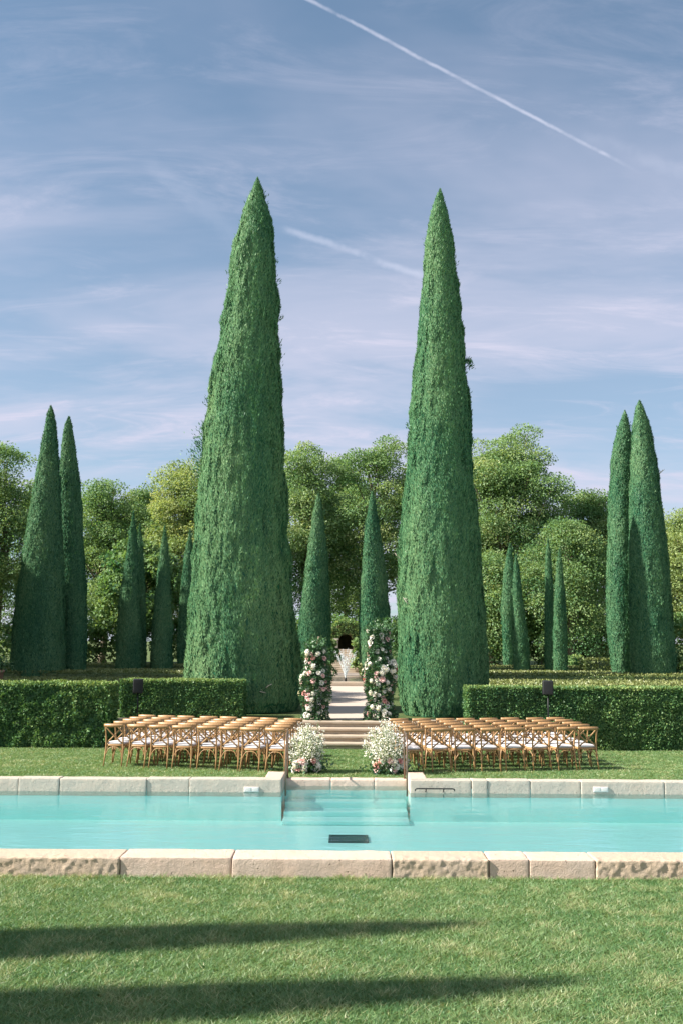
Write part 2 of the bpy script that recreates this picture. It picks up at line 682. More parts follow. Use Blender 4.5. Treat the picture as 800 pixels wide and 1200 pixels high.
# ------------------------------------------------------------------ pool
ZF = -.62
B = Bag()
B.add(np.array(hq(PX0, PX1, Y_N1 - .1, Y_F0 + .05, ZF)), np.array([[0, 1, 2, 3]]))
B.add(np.array([(PX0, Y_N1 - .06, ZF), (PX1, Y_N1 - .06, ZF), (PX1, Y_N1 - .06, -.02), (PX0, Y_N1 - .06, -.02)]), np.array([[0, 1, 2, 3]]))
for xa, xb in ((PX0, XL), (XR, PX1)):
    B.add(np.array([(xa, Y_F0 + .03, ZF), (xb, Y_F0 + .03, ZF), (xb, Y_F0 + .03, -.02), (xa, Y_F0 + .03, -.02)]), np.array([[3, 2, 1, 0]]))
for x in (PX0, PX1):
    B.add(np.array([(x, Y_N1 - .06, ZF), (x, Y_F0 + .03, ZF), (x, Y_F0 + .03, -.02), (x, Y_N1 - .06, -.02)]), np.array([[0, 1, 2, 3]]))
for x in (XL - .03, XR + .03):
    B.add(np.array([(x, Y_F0 + .03, ZF), (x, Y_R0 + .05, ZF), (x, Y_R0 + .05, -.02), (x, Y_F0 + .03, -.02)]), np.array([[0, 1, 2, 3]]))
B.add(np.array([(XL - .03, Y_R0 + .03, ZF), (XR + .03, Y_R0 + .03, ZF), (XR + .03, Y_R0 + .03, -.02), (XL - .03, Y_R0 + .03, -.02)]), np.array([[0, 1, 2, 3]]))
B.add(np.array(hq(XL - .03, XR + .03, Y_F0 + .04, Y_R0 + .03, ZF)), np.array([[0, 1, 2, 3]]))
obj('pool_basin', B.mesh('pool_basin'), M['plaster'], kind='structure')
# steps down into the water in the recess
st = thing('pool_steps', 'pale turquoise steps leading down into the pool in the middle of the far edge', 'pool steps', ((XL + XR) / 2, 19.2, ZF))
hw = (XR - XL) / 2 - .04
for y0, y1, z in ((19.5, 19.90, -.34), (19.08, 19.49, -.45), (18.62, 19.07, -.54)):
    B = Bag()
    B.add(*rbox((-hw, y0 - 19.2, .004), (hw, y1 - 19.2, z - ZF), .3, .015))
    obj('step', B.mesh('pool_step'), M['plaster'], st)
sheet('pool_water', [hq(PX0, PX1, Y_N1 - .06, Y_F0 + .02, Z_W), hq(XL - .02, XR + .02, Y_F0 + .02, Y_R0 + .02, Z_W)], M['water'])

# drain grate on the floor
a, b = ground(385, 988, ZF), ground(431, 980.5, ZF)
dr = thing('pool_drain', 'dark rectangular grate on the pool floor near the front edge', 'drain', ((a.x + b.x) / 2, (a.y + b.y) / 2, ZF + .002))
hx, hy = (b.x - a.x) / 2, (b.y - a.y) / 2
B = Bag()
for lo, hi in (((-hx, -hy, 0), (hx, -hy + .05, .03)), ((-hx, hy - .05, 0), (hx, hy, .03)), ((-hx, -hy + .05, 0), (-hx + .05, hy - .05, .03)), ((hx - .05, -hy + .05, 0), (hx, hy - .05, .03))):
    B.add(*rbox(lo, hi, 1, .004))
obj('frame', B.mesh('drain_frame'), M['drain'], dr)
B = Bag()
for k in range(26):
    x = -hx + .055 + (2 * hx - .11) * (k + .5) / 26
    B.add(*rbox((x - .013, -hy + .05, .004), (x + .013, hy - .05, .022), 1, .003))
obj('grate', B.mesh('drain_grate'), M['drain'], dr)

# near coping: stones laid end to end, joints read off the photograph
def coping_row(root, joints, y0, y1, z0, z1, spec, mat_default, gap=.009, ysplit=None):
    for i in range(len(joints) - 1):
        x0, x1 = joints[i] + gap / 2, joints[i + 1] - gap / 2
        rough, lab = spec[i % len(spec)]
        B = Bag()
        off = Vector(root.location)
        if rough:
            def af(V, y0=y0):
                return .12 + .88 * np.clip((y0 + .22 - V[:, 1]) / .14, 0, 1)
            V, f = rbox((x0, y0 - .01, z0), (x1, y1, z1), .014, .022, .015, 16, i, af)
        else:
            V, f = rbox((x0, y0 + random.uniform(-.012, .012), z0), (x1, y1, z1 + random.uniform(-.006, .006)), .05, .014, .009, 5, i)
        B.add(V - np.array(off), f)
        obj('coping_stone', B.mesh('coping_stone'), M['stone_rough'] if rough else mat_default, root, label=lab)


jn = [ground(x, 1018, 0.02).x for x in (139, 271, 459, 572, 619, 696, 850)]
jn = [PX0 - .2, -7.5, ground(-60, 1018, .02).x] + jn + [6.6, 9.5, 12.4, PX1 + .2]
sp = [(False, None), (False, None), (True, 'rough hewn coping stone'), (False, 'smooth coping stone'), (False, 'smooth coping stone'), (True, 'rough hewn coping stone'), (False, 'short smooth coping stone'),
      (False, 'smooth coping stone'), (True, 'rough hewn coping stone'), (False, None), (True, None), (False, None), (False, None)]
nc = thing('pool_coping', 'pinkish limestone coping along the near pool edge, some stones rough hewn', 'pool coping', (0, (Y_N0 + Y_N1) / 2, Z_NEAR))
coping_row(nc, jn, Y_N0, Y_N1, Z_NEAR - .1, Z_C, sp, M['stone_pink'])

fcl = thing('pool_coping', 'pitted grey limestone coping along the far pool edge, left of the steps', 'pool coping', (XL - 5, Y_F0, 0))
jl = [PX0 - .2, -12.5, -9.6, -7.6] + [at(x, 922, Y_F0).x for x in (22, 70, 172, 222)] + [XL]
coping_row(fcl, jl, Y_F0, Y_F1, Z_W - .08, Z_C, [(False, None)], M['stone_grey'])
fcr = thing('pool_coping', 'pitted grey limestone coping along the far pool edge, right of the steps', 'pool coping', (XR + 5, Y_F0, 0))
jr = [XR] + [at(x, 922, Y_F0).x for x in (552, 571, 621, 680, 778)] + [8.2, 10.6, 13.5, PX1 + .2]
coping_row(fcr, jr, Y_F0, Y_F1, Z_W - .08, Z_C, [(False, None)], M['stone_grey'])
for root, xa, xb in ((fcl, XL - .34, XL), (fcr, XR, XR + .34)):
    B = Bag()
    V, f = rbox((xa, Y_F1 + .005, Z_W - .08), (xb, Y_R1, Z_C - .004), .05, .02, .012, 5, 3)
    B.add(V - np.array(root.location), f)
    obj('coping_stone', B.mesh('return_stone'), M['stone_pink'], root, label='pale coping stone turned back along the steps')
rc = thing('pool_coping', 'low beige stone edge behind the pool steps at the end of the aisle', 'pool coping', (AX, Y_R0, 0))
jj = [XL + .005, XL + .9, XL + 1.75, XR - .005]
for i in range(3):
    V, f = rbox((jj[i] + .004, Y_R0, Z_W - .08), (jj[i + 1] - .004, Y_R1, .022), .06, .02, .012, 5, 20 + i)
    B = Bag()
    B.add(V - np.array(rc.location), f)
    obj('coping_stone', B.mesh('low_coping_stone'), M['stone_pink'], rc)
# pool ends
for x0, x1, lab in ((PX0 - .4, PX0, 'limestone coping across the left end of the pool'), (PX1, PX1 + .4, 'limestone coping across the right end of the pool')):
    B = Bag()
    V, f = rbox((x0, Y_N1 + .005, -.2), (x1, Y_F0 - .005, Z_C), .3, .02)
    o = thing('pool_coping', lab, 'pool coping', ((x0 + x1) / 2, 16, 0))
    B.add(V - np.array(o.location), f)
    obj('coping_stone', B.mesh('end_stone'), M['stone_grey'], o)

# skimmer covers in the far coping
for px, side in ((295, 'left'), (703, 'right')):
    p = at(px, 925, Y_F0)
    o = thing('skimmer_cover', f'small white double skimmer cover set in the far coping, {side} of the steps', 'skimmer cover', (p.x, Y_F0 - .012, p.z), 0, 'white covers in the far coping')
    B = Bag()
    B.add(*rbox((-.14, -.010, -.048), (.14, .006, .048), 1, .006))
    obj('plate', B.mesh('cover_plate'), M['whiteplastic'], o)
    for s in (-1, 1):
        B = Bag()
        B.add(*rbox((s * .068 - .056, -.018, -.034), (s * .068 + .056, -.0105, .034), 1, .004))
        obj('panel', B.mesh('cover_panel'), M['whiteplastic'], o)

# grab bar on the far wall
a, b = at(486, 925, Y_F0 - .1), at(532, 927, Y_F0 - .1)
gb = thing('grab_bar', 'black iron grab bar on the far pool wall right of the steps', 'grab bar', ((a.x + b.x) / 2, Y_F0, a.z))
hx = (b.x - a.x) / 2
B = Bag()
B.add(*tube([(-hx, -.10, -.03), (-hx, -.10, 0), (-hx + .03, -.10, .012), (0, -.10, .012), (hx - .03, -.10, .012), (hx, -.10, 0), (hx, -.10, -.03)], .012, 8))
obj('bar', B.mesh('bar'), M['iron'], gb)
for x in (-hx * .45, hx * .45):
    B = Bag()
    B.add(*tube([(x, -.10, .008), (x, -.09, -.03), (x, -.03, -.055), (x, .008, -.055)], .010, 8))
    obj('bracket', B.mesh('bracket'), M['iron'], gb)

# handrails
for px, side in ((334, 'left'), (477, 'right')):
    x = at(px, 905, 19.1).x
    h = thing('handrail', f'slim bronze handrail rising from the pool on the {side} side of the steps', 'handrail', (x, 19.9, 0), R(1.2) * (1 if px < 400 else -.4), 'bronze handrails of the pool')
    B = Bag()
    B.add(*tube([(0, .18, -.01), (0, .18, .8), (0, .16, .9), (0, .08, .94), (0, -.5, .92), (0, -.74, .86), (0, -.80, .74), (0, -.80, -.17)], .017, 8))
    obj('rail', B.mesh('rail', True), M['bronze'], h)
    B = Bag()
    B.add(*tube([(0, .18, 0.0), (0, .18, .03)], .05, 12))
    obj('foot_plate', B.mesh('foot_plate'), M['bronze'], h)

# ------------------------------------------------------------------ garden steps, path, terrace walls
gs = thing('stone_steps', 'four worn limestone steps rising from the aisle to the path', 'steps', (AX, Y_H, 0))
for k in range(4):
    z1 = Z_TER * (k + 1) / 4
    y0 = Y_H + k * .31
    y1 = Y_H + 1.38
    B = Bag()
    V, f = rbox((-2.0 + .01 * k, y0 - Y_H, z1 - .075), (2.0 - .01 * k, y1 - Y_H - .003 * k, z1 - .001 * (k == 3)), .12, .02, .014, 5, 40 + k)
    B.add(V, f)
    s = obj('step', B.mesh('step_slab', True), M['stone_step'], gs)
    B = Bag()
    V, f = rbox((-1.97, y0 - Y_H + .045, z1 - Z_TER / 4 + .002), (1.97, y1 - Y_H - .01, z1 - .073), .12, .01, .02, 6, 50 + k)
    B.add(V, f)
    obj('riser', B.mesh('step_riser', True), M['moss'] if k == 9 else M['wall'], s)
PWID = 1.16
sheet('path', [hq(AX - PWID, AX + PWID, Y_H + 1.38, 68.5, Z_TER + .006)], M['gravel'])
for x0, x1, lab in ((-40, AX - 2.01, 'low stone retaining wall left of the garden steps'), (AX + 2.01, 40, 'low stone retaining wall right of the garden steps')):
    B = Bag()
    V, f = rbox((x0, Y_T - .02, -.1), (x1, Y_T + .28, Z_TER + .02), .6, .02)
    B.add(V, f)
    tag(obj('retaining_wall', B.mesh('retaining_wall'), M['wall']), lab, 'wall')


# ------------------------------------------------------------------ foliage builders
def cypress(name, label, prof, Y, n, wid, ln, seed, mat='cypress', group=None, amp=.11, z0=Z_TER, tone0=.42, tufts=(), trunk_r=.16):
    """prof: (py, xl, xr) rows of the outline as photographed; the crown is a full solid of revolution at distance Y"""
    rows = []
    for py, xl, xr in prof:
        a, b = at(xl, py, Y), at(xr, py, Y)
        rows.append((a.z * .5 + b.z * .5, (a.x + b.x) / 2, (b.x - a.x) / 2))
    rows.sort()
    z = np.array([r[0] for r in rows]); xc = np.array([r[1] for r in rows]); rr = np.array([r[2] for r in rows])
    x0 = xc[0]
    root = thing(name, label, 'tree', (x0, Y, z0), 0, group)
    zl = z - z0
    top = zl[-1]
    zb = .01
    fx = lambda q: np.interp(q, zl, xc - x0)
    fr = lambda q: np.interp(q, zl, rr) * np.clip(.93 + .07 * (q - zb) / .3, .93, 1)

    def disp(th, q, r):
        P = np.stack([np.cos(th) * r, np.sin(th) * r, q * .42], 1)
        a = vnoise(P * 3.6 + 7, seed) - .5
        b = .8 * (vnoise(P * np.array([8, 8, 6.5]) + 3, seed + 1) - .5) + .55 * (vnoise(P * np.array([17, 17, 13]) + 5, seed + 6) - .5)
        c = vnoise(P * .8, seed + 2) - .5
        e = vnoise(P * np.array([5.5, 5.5, 3.2]) + 11, seed + 4)
        return amp * (1.15 * a + .8 * b + .8 * c - .40 * np.clip((e - .66) / .2, 0, 1)) * np.clip(r / .5, .25, 1)
    # core
    nt, nz = 110, 200
    qz = np.linspace(zb, top, nz)
    th = np.linspace(0, 2 * np.pi, nt, endpoint=False)
    Q, T = np.meshgrid(qz, th, indexing='ij')
    q, tt = Q.ravel(), T.ravel()
    r = fr(q)
    rd = np.maximum(r + disp(tt, q, r) - ln * .42, .01)
    V = np.stack([fx(q) + np.cos(tt) * rd, np.sin(tt) * rd, q], 1)
    i = np.arange(nz - 1)[:, None] * nt
    k = np.arange(nt)[None]
    k2 = (k + 1) % nt
    Fq = np.stack([i + k, i + k2, i + nt + k2, i + nt + k], 2).reshape(-1, 4)
    B = Bag()
    B.add(V, Fq, .0)
    nv = len(V)
    B.add(np.array([[fx(zb), 0, zb]]), np.zeros((0, 3), int))
    # tufts
    cand = rng.uniform(zb, top, n * 3)
    keep = rng.random(n * 3) < (fr(cand) + .05) / (rr.max() + .05)
    q = cand[keep][:n]
    tt = rng.uniform(0, 2 * np.pi, len(q))
    r = fr(q)
    d = disp(tt, q, r)
    rd = np.maximum(r + d - ln * rng.uniform(.15, .40, len(q)), .005)
    rad = np.stack([np.cos(tt), np.sin(tt), np.zeros_like(tt)], 1)
    P = np.stack([fx(q), np.zeros_like(q), q], 1) + rad * rd[:, None]
    Dr = rad * rng.uniform(-.22, .22, (len(q), 1)) + np.array([0, 0, .9]) + rng.normal(size=(len(q), 3)) * .20
    tone = tone0 + rng.normal(size=len(q)) * .17 + 1.2 * (vnoise(P * np.array([1.3, 1.3, .5]), seed + 9) - .5) * .5
    sz = rng.uniform(.7, 1.3, len(q))
    V, Fq, T = leaves(P, Dr, wid * sz, ln * sz, tone, -.12, rad, .30)
    B.add(V, Fq, T)
    # a few shoots that escaped the shears
    for k in range(int(n / 4500)):
        qq = rng.uniform(.1, .97) * top
        a = rng.uniform(0, 2 * np.pi)
        rv = float(fr(np.array([qq]))[0])
        m_ = 16
        P = np.tile([float(fx(qq)) + math.cos(a) * rv, math.sin(a) * rv, qq], (m_, 1)) + rng.normal(size=(m_, 3)) * [.05, .05, .10]
        Dr = np.array([math.cos(a) * .5, math.sin(a) * .5, .9]) + rng.normal(size=(m_, 3)) * .2
        V, Fq, T = leaves(P, Dr, wid, ln * 1.2, rng.uniform(.3, .6, m_))
        B.add(V, Fq, T)
    for (py, pxx, side, sz, cnt) in tufts:
        c = at(pxx, py, Y) - Vector((x0, Y, z0))
        P = np.tile(tuple(c), (cnt, 1)) + rng.normal(size=(cnt, 3)) * np.array([sz * .45, sz * .35, sz * .6])
        Dr = np.array([side * .7, 0, .8]) + rng.normal(size=(cnt, 3)) * .35
        V, Fq, T = leaves(P, Dr, wid * 1.1, ln * 1.1, rng.uniform(.15, .5, cnt))
        B.add(V, Fq, T)
    obj('crown', B.mesh(name + '_crown'), M[mat], root)
    B = Bag()
    B.add(*tube([(0, 0, -.1), (.02, 0, .3), (0, 0, top * .5), (fx(top * .9), 0, top * .9)], [trunk_r * 1.2, trunk_r, trunk_r * .6, .03], 10))
    obj('trunk', B.mesh(name + '_trunk', True), M['bark'], root)
    return root, fx, fr


def dead_branch(root, Y, p0, p1, n=3, sz=.012):
    a, b = at(*p0, Y), at(*p1, Y)
    B = Bag()
    base = Vector(root.location)
    a -= base; b -= base
    mid = (a + b) / 2 + Vector((0, random.uniform(-.1, .1), random.uniform(-.05, .05)))
    B.add(*tube(bez(a, mid, b, 6), [sz * 1.3, sz * 1.2, sz, sz * .9, sz * .7, sz * .4], 6))
    for k in range(n):
        t = random.uniform(.3, .8)
        q = a.lerp(b, t)
        e = q + (b - a).length * .45 * Vector((random.uniform(-.6, .6), random.uniform(-.6, .6), random.uniform(-.3, .9)))
        B.add(*tube([q, (q + e) / 2 + Vector((0, 0, .01)), e], [sz * .7, sz * .55, sz * .25], 5))
    obj('dead_branch', B.mesh('dead_branch'), M['twig'], root)


def hedge(name, label, lo, hi, leaf, dens, seed, mat='hedge', group=None, amp=.06, cat='hedge', sunlit_top=.25, wear=None):
    lo, hi = np.array(lo, float), np.array(hi, float)
    c = np.array([(lo[0] + hi[0]) / 2, (lo[1] + hi[1]) / 2, lo[2]])
    root = thing(name, label, cat, tuple(c), 0, group)
    l, h = lo - c, hi - c
    B = Bag()
    ins = leaf * .8 + amp * .9
    V, f = rbox(l + [ins, ins, 0], h - ins, max(.12, leaf * 2), .03, amp, 3, seed)
    B.add(V, f, .08)
    dims = h - l
    for d, sgn in ((2, 1), (1, -1), (1, 1), (0, -1), (0, 1)):
        a, b = [(1, 2), (0, 2), (0, 1)][d]
        n = int(dims[a] * dims[b] * dens * (.45 if (d == 1 and sgn == 1) else 1))
        P = np.zeros((n, 3))
        P[:, a] = rng.uniform(l[a], h[a], n)
        P[:, b] = rng.uniform(l[b], h[b], n)
        P[:, d] = h[d] if sgn > 0 else l[d]
        N = np.zeros(3); N[d] = sgn
        W = P + c
        dz = amp * 2.0 * ((vnoise(W * 3.2, seed) - .5) + .7 * (vnoise(W * 8, seed + 2) - .5)) * (.45 if d == 2 else 1)
        P = P + N * (dz - leaf * rng.uniform(.2, 1.1, n))[:, None]
        Dr = N * .25 + np.array([0, 0, .25]) + rng.normal(size=(n, 3)) * .6
        tone = .38 + rng.normal(size=n) * (.07 if mat == 'box' else .17) + .5 * (vnoise(W * 1.1, seed + 5) - .5) + (sunlit_top if d == 2 else 0)  # sunlight on top and upper rim painted into the leaf tone
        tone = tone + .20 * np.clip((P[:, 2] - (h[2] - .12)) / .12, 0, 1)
        sz = rng.uniform(.7, 1.3, n)
        Vv, Fq, T = leaves(P, Dr, leaf * .7 * sz, leaf * sz, tone, .2, N + np.array([0, 0, .3]), .3 if (mat == 'box' and d == 2) else (1.05 if d == 1 else .7))
        B.add(Vv, Fq, T)
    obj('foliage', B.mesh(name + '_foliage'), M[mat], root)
    return root


def broad_tree(name, label, mat, seed, h=20, rx=6.5, base=3.5, clumps=70, per=230, leaf=.32, group=None, dome=.5, loc=(0, 0, 0), cat='tree', shell=.45, trunk_r=.35, crad=(1.0, 2.1)):
    g = np.random.default_rng(seed)
    root = thing(name, label, cat, loc, 0, group)
    cz, rz = (h + base) / 2, (h - base) / 2
    B = Bag()
    cs = []
    while len(cs) < clumps:
        u = norm(g.normal(size=(1, 3)) + np.array([[0, 0, .22]]))[0]
        rad = g.uniform(shell, 1) ** .7
        p = u * rad
        k = 1.0 if p[2] < 0 else 1 - dome * p[2] ** 2
        lob = 1 + .16 * math.sin(3 * math.atan2(p[1], p[0]) + seed) + .1 * math.sin(5 * p[2] * 2 + seed)
        p = np.array([p[0] * rx * k * lob, p[1] * rx * k * lob, cz + p[2] * rz])
        cr = g.uniform(*crad) * (1 if p[2] < h - 3 else .8)
        if p[2] + cr * .8 > h: p[2] = h - cr * .8 - g.uniform(0, .8)
        cs.append((p, cr))
    for p, cr in cs:
        n = int(per * (cr / 1.5) ** 2 * g.uniform(.6, 1.2))
        u = norm(g.normal(size=(n, 3)))
        u[:, 2] = np.abs(u[:, 2]) * np.where(g.random(n) < .72, 1, -1) * .8
        rad = cr * g.uniform(.35, 1.08, n) ** .6
        wob = 1 + .5 * (vnoise((u * cr + p) * 1.3, seed) - .5)
        P = p + u * (rad * wob)[:, None] * np.array([1, 1, .8])
        Dr = u * .6 + g.normal(size=(n, 3)) * .6 + np.array([0, 0, -.15])
        ct = g.normal() * .16
        tone = .42 + ct + g.normal(size=n) * .12
        sz = g.uniform(.65, 1.35, n)
        V, Fq, T = leaves(P, Dr, leaf * .85 * sz, leaf * sz, tone, .2, u + np.array([0, 0, .5]), .6)
        B.add(V, Fq, T)
    obj('crown', B.mesh(name + '_crown'), M[mat], root)
    B = Bag()
    wv = min(1.0, rx / 5.0)
    tp = [(0, 0, -.2), (g.normal() * .1 * wv, 0, base * .5), (g.normal() * .25 * wv, g.normal() * .2 * wv, base), (g.normal() * .5 * wv, g.normal() * .4 * wv, h * .55), (g.normal() * .6 * wv, g.normal() * .4 * wv, h * .88)]
    B.add(*tube(tp, [trunk_r * 1.35, trunk_r, trunk_r * .85, trunk_r * .5, .05], 10))
    for p, cr in cs[::2]:
        t = g.uniform(.28, .75)
        zq = max(base * .6, min(p[2] - .3, h * t))
        q0 = Vector((np.interp(zq, [x[2] for x in tp], [x[0] for x in tp]), np.interp(zq, [x[2] for x in tp], [x[1] for x in tp]), zq))
        mid = q0.lerp(Vector(p), .5) + Vector((0, 0, .7 if h > 8 else .1))
        r0 = trunk_r * .34
        B.add(*tube(bez(q0, mid, p, 6), [r0, r0 * .8, r0 * .65, r0 * .5, r0 * .35, r0 * .15], 6))
    obj('trunk', B.mesh(name + '_trunk', True), M['bark'], root)
    return root


# ------------------------------------------------------------------ the two great cypresses
YL, YR = 30.3, 28.9
prL = [(210, 301, 303), (218, 297, 306), (230, 293, 310), (250, 286, 316), (275, 279, 320), (300, 273, 322.5), (350, 266, 325.5), (400, 257, 328), (450, 247, 330),
       (500, 240, 332), (550, 235, 335), (600, 231, 338), (650, 228, 342), (700, 225, 346), (750, 221, 349), (800, 218, 351), (836, 219, 350)]
bigL, fxL, frL = cypress('cypress_tree', 'giant clipped cypress left of the path, tallest tree, with ragged left outline', prL, YL, 300000, .028, .095, 3, tone0=.56,
                         group='giant cypresses flanking the path', amp=.15, tufts=[(515, 240, -1, .35, 160), (530, 236, -1, .45, 260), (548, 236, -1, .4, 200), (470, 245, -1, .18, 40), (330, 326, 1, .10, 14), (372, 327, 1, .1, 14)])
prR = [(224, 514.5, 516), (230, 511, 518.5), (250, 504, 525), (275, 500, 528), (300, 498, 530.5), (350, 495, 536), (400, 490, 541), (450, 483.5, 547), (500, 478.5, 551.5), (550, 475, 555),
       (600, 471, 558), (650, 468, 561), (700, 467, 564.5), (750, 465, 568), (800, 465, 571), (842, 467, 570)]
bigR, fxR, frR = cypress('cypress_tree', 'giant clipped cypress right of the path, smooth cone with a tuft on its right', prR, YR, 280000, .027, .090, 8,
                         group='giant cypresses flanking the path', amp=.125, tone0=.46, tufts=[(424, 546, 1, .12, 60), (428, 549, 1, .12, 60), (500, 478, -1, .06, 12)])
for p0, p1 in (((472, 657), (463, 650)), ((478, 708), (472, 700)), ((547, 425), (552, 419)), ((533, 800), (541, 796))):
    dead_branch(bigR, YR - (1.0 if p0[0] in (533, 478) else 0), p0, p1)
for p0, p1 in (((312, 806), (319, 802)), ((304, 810), (312, 812)), ((327, 375), (333, 372))):
    dead_branch(bigL, YL - (1.5 if p0[1] > 500 else 0), p0, p1)

# smaller cypresses, each from its own outline
CY = [
    ('broad clipped cypress at far left, taller of the left pair, lower part in shade', [(477, 59, 61), (486, 55.5, 64), (500, 53, 66.5), (550, 44, 70), (600, 36, 72.5), (650, 27.5, 74.5), (700, 20, 76), (750, 15, 77), (786, 13, 77)], 49.5, 'left cypress pair', 30000),
    ('slim dark cypress close behind the broad left one, right half of the left pair', [(490, 80, 82), (500, 76, 85), (525, 72, 89), (550, 71, 92), (600, 70, 97), (650, 68, 99.5), (700, 67, 101), (750, 66, 101.5), (786, 66, 101)], 51.5, 'left cypress pair', 26000),
    ('cypress with sunlit tip between left pair and giant cypress, front of two', [(601, 156, 157), (620, 152.5, 160), (650, 148, 163), (700, 141, 165), (740, 137, 166), (780, 135, 166)], 60, 'small cypresses left of the path', 11000),
    ('dark cypress half hidden behind the one with the sunlit tip', [(616, 163.5, 164.5), (640, 160, 168), (700, 156, 171), (780, 154, 172)], 63, 'small cypresses left of the path', 8000),
    ('shaded narrow cypress right of the sunlit tip, left of the giant cypress', [(618, 192.5, 193.5), (640, 189, 197.5), (700, 181, 201), (750, 177, 203), (778, 176, 203)], 61, 'small cypresses left of the path', 11000),
    ('thin dark cypress peeping out beside the left edge of the giant cypress', [(623, 222, 223), (650, 216, 228), (700, 211, 231), (755, 208, 233), (772, 208, 233)], 72, 'small cypresses left of the path', 8000),
    ('conical cypress beside the fountain stairs, left of the pair framed by the giants', [(580, 372, 374), (590, 369, 377), (620, 364, 381), (650, 360, 383.5), (680, 356, 385.5), (720, 351, 387.5), (745, 349, 388), (784, 348, 388)], 60.5, 'cypress pair at the fountain', 16000),
    ('conical cypress beside the fountain stairs, right of the pair framed by the giants', [(578, 435, 437), (590, 432, 440), (620, 427.5, 445), (650, 425, 449), (680, 422, 453.5), (720, 420.5, 457), (745, 420, 458), (784, 419.5, 458)], 60.5, 'cypress pair at the fountain', 16000),
    ('narrow cypress right of the giant, hindmost and leftmost of four thin ones', [(639, 596.5, 597.5), (655, 592, 601), (690, 588, 603), (720, 586, 603), (754, 588, 602)], 73, 'four thin cypresses right of the path', 7000),
    ('narrow cypress second from left of four thin ones, widening towards its foot', [(652, 603.5, 604.5), (665, 601, 607.5), (700, 600, 611.5), (730, 600, 615.5), (760, 600, 620), (783, 601, 621)], 62, 'four thin cypresses right of the path', 9000),
    ('thinnest dark cypress, third from left of four thin ones', [(634, 641, 642), (650, 638.5, 645), (700, 637.5, 648), (750, 637, 649), (784, 637.5, 649)], 62.5, 'four thin cypresses right of the path', 7000),
    ('narrow bright cypress, rightmost of four thin ones', [(645, 654.5, 655.5), (660, 651.5, 658), (700, 649, 661.5), (750, 647.5, 664.5), (784, 648, 665)], 60.5, 'four thin cypresses right of the path', 9000),
    ('tall clipped cypress, left and lower tree of the right pair', [(483, 730.5, 732.5), (490, 727.5, 735), (510, 721.5, 739), (530, 716.5, 741), (560, 714, 743), (600, 712, 744), (650, 711, 744), (700, 710, 744), (750, 711.5, 743), (791, 717, 741)], 51.6, 'right cypress pair', 26000),
    ('tall broad clipped cypress of the right pair, with a dark wedge of shadow on it', [(471, 748, 749.5), (480, 744, 754), (500, 741, 760.5), (525, 740, 765.5), (560, 738, 771), (590, 737, 774.5), (655, 736, 782), (720, 736, 787), (770, 737.5, 790.5), (791, 739, 791)], 49.8, 'right cypress pair', 30000),
]
small = []
for i, (lab, pr, Y, grp, n) in enumerate(CY):
    s = Y / 50
    o, _, _ = cypress('cypress_tree', lab, pr, Y, int(n * 2.6), .042 * s, .125 * s, 20 + i, 'cypress_far', grp, amp=.09, trunk_r=.10)
    small.append(o)
dead_branch(small[-1], 49.8, (771, 556), (778, 550), 4, .02)

# one more of the avenue, hidden by the right giant: its shadow falls as a dark wedge on the right pair
k_ = (16.2 - Z_TER) / (at(748, 471, 49.8).z - Z_TER)
dup(small[-1], (4.55, 47.75, Z_TER), R(25), 'clipped cypress hidden behind the right giant, shading the right pair', 'right cypress pair', (k_ * .9, k_ * .9, k_))
# cypresses of the same avenue standing left of the frame: their shadows cross the near lawn
for px, py, hgt, nm in ((588, 1083, 13.2, 'farther'), (712, 1150, 13.6, 'nearer')):
    tip = ground(px, py, Z_NEAR)
    srcH = fxR and (at(515, 224, YR).z - Z_TER)
    k = hgt / srcH
    run = hgt / -L.z
    dup(bigR, (tip.x - L.x * run - .2, tip.y - L.y * run, Z_NEAR), R(40), f'tall cypress left of the near lawn throwing the {nm} of two shadow streaks', 'cypresses beside the near lawn', (k * .95, k * .95, k))

# ------------------------------------------------------------------ hedges
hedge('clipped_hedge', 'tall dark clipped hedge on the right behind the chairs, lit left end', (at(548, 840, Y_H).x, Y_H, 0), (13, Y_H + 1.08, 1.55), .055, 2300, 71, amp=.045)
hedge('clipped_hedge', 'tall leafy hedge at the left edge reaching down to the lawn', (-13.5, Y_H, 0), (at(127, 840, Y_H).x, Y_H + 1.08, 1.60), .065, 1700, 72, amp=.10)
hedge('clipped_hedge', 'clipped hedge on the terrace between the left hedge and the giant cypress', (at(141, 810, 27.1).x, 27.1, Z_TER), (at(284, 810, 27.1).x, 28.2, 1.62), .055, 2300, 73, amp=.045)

# parterre: rows of low box hedge on both sides of the path
for side, xa, xb in (('left', -24, -2.4), ('right', 2.6, 26)):
    y = 30.6 if side == 'left' else 30.2
    for r_ in range(10):
        dpt = 1.9 + .5 * ((r_ * 7) % 3) / 2
        gap = 1.3 + .3 * ((r_ * 5) % 4) / 3
        x0, x1 = xa - random.uniform(0, 2), xb + random.uniform(0, 3)
        if side == 'left':
            x1 = min(-2.4, xb - .0) if y > 33 else -4.9
        else:
            x0 = 2.6 if y > 31 else 4.6
        hz = Z_TER + .36 + .22 * ((r_ * 3) % 4) / 3
        hedge('box_hedge', f'low flat-topped box hedge row in the {side} parterre, {ORD[r_]} row behind the front hedge', (x0, y, Z_TER), (x1, y + dpt, hz), .10, 150, 100 + r_ + (50 if side == 'right' else 0), 'box', f'low box hedge rows in the {side} parterre', amp=.04, sunlit_top=.15)
        y += dpt + gap
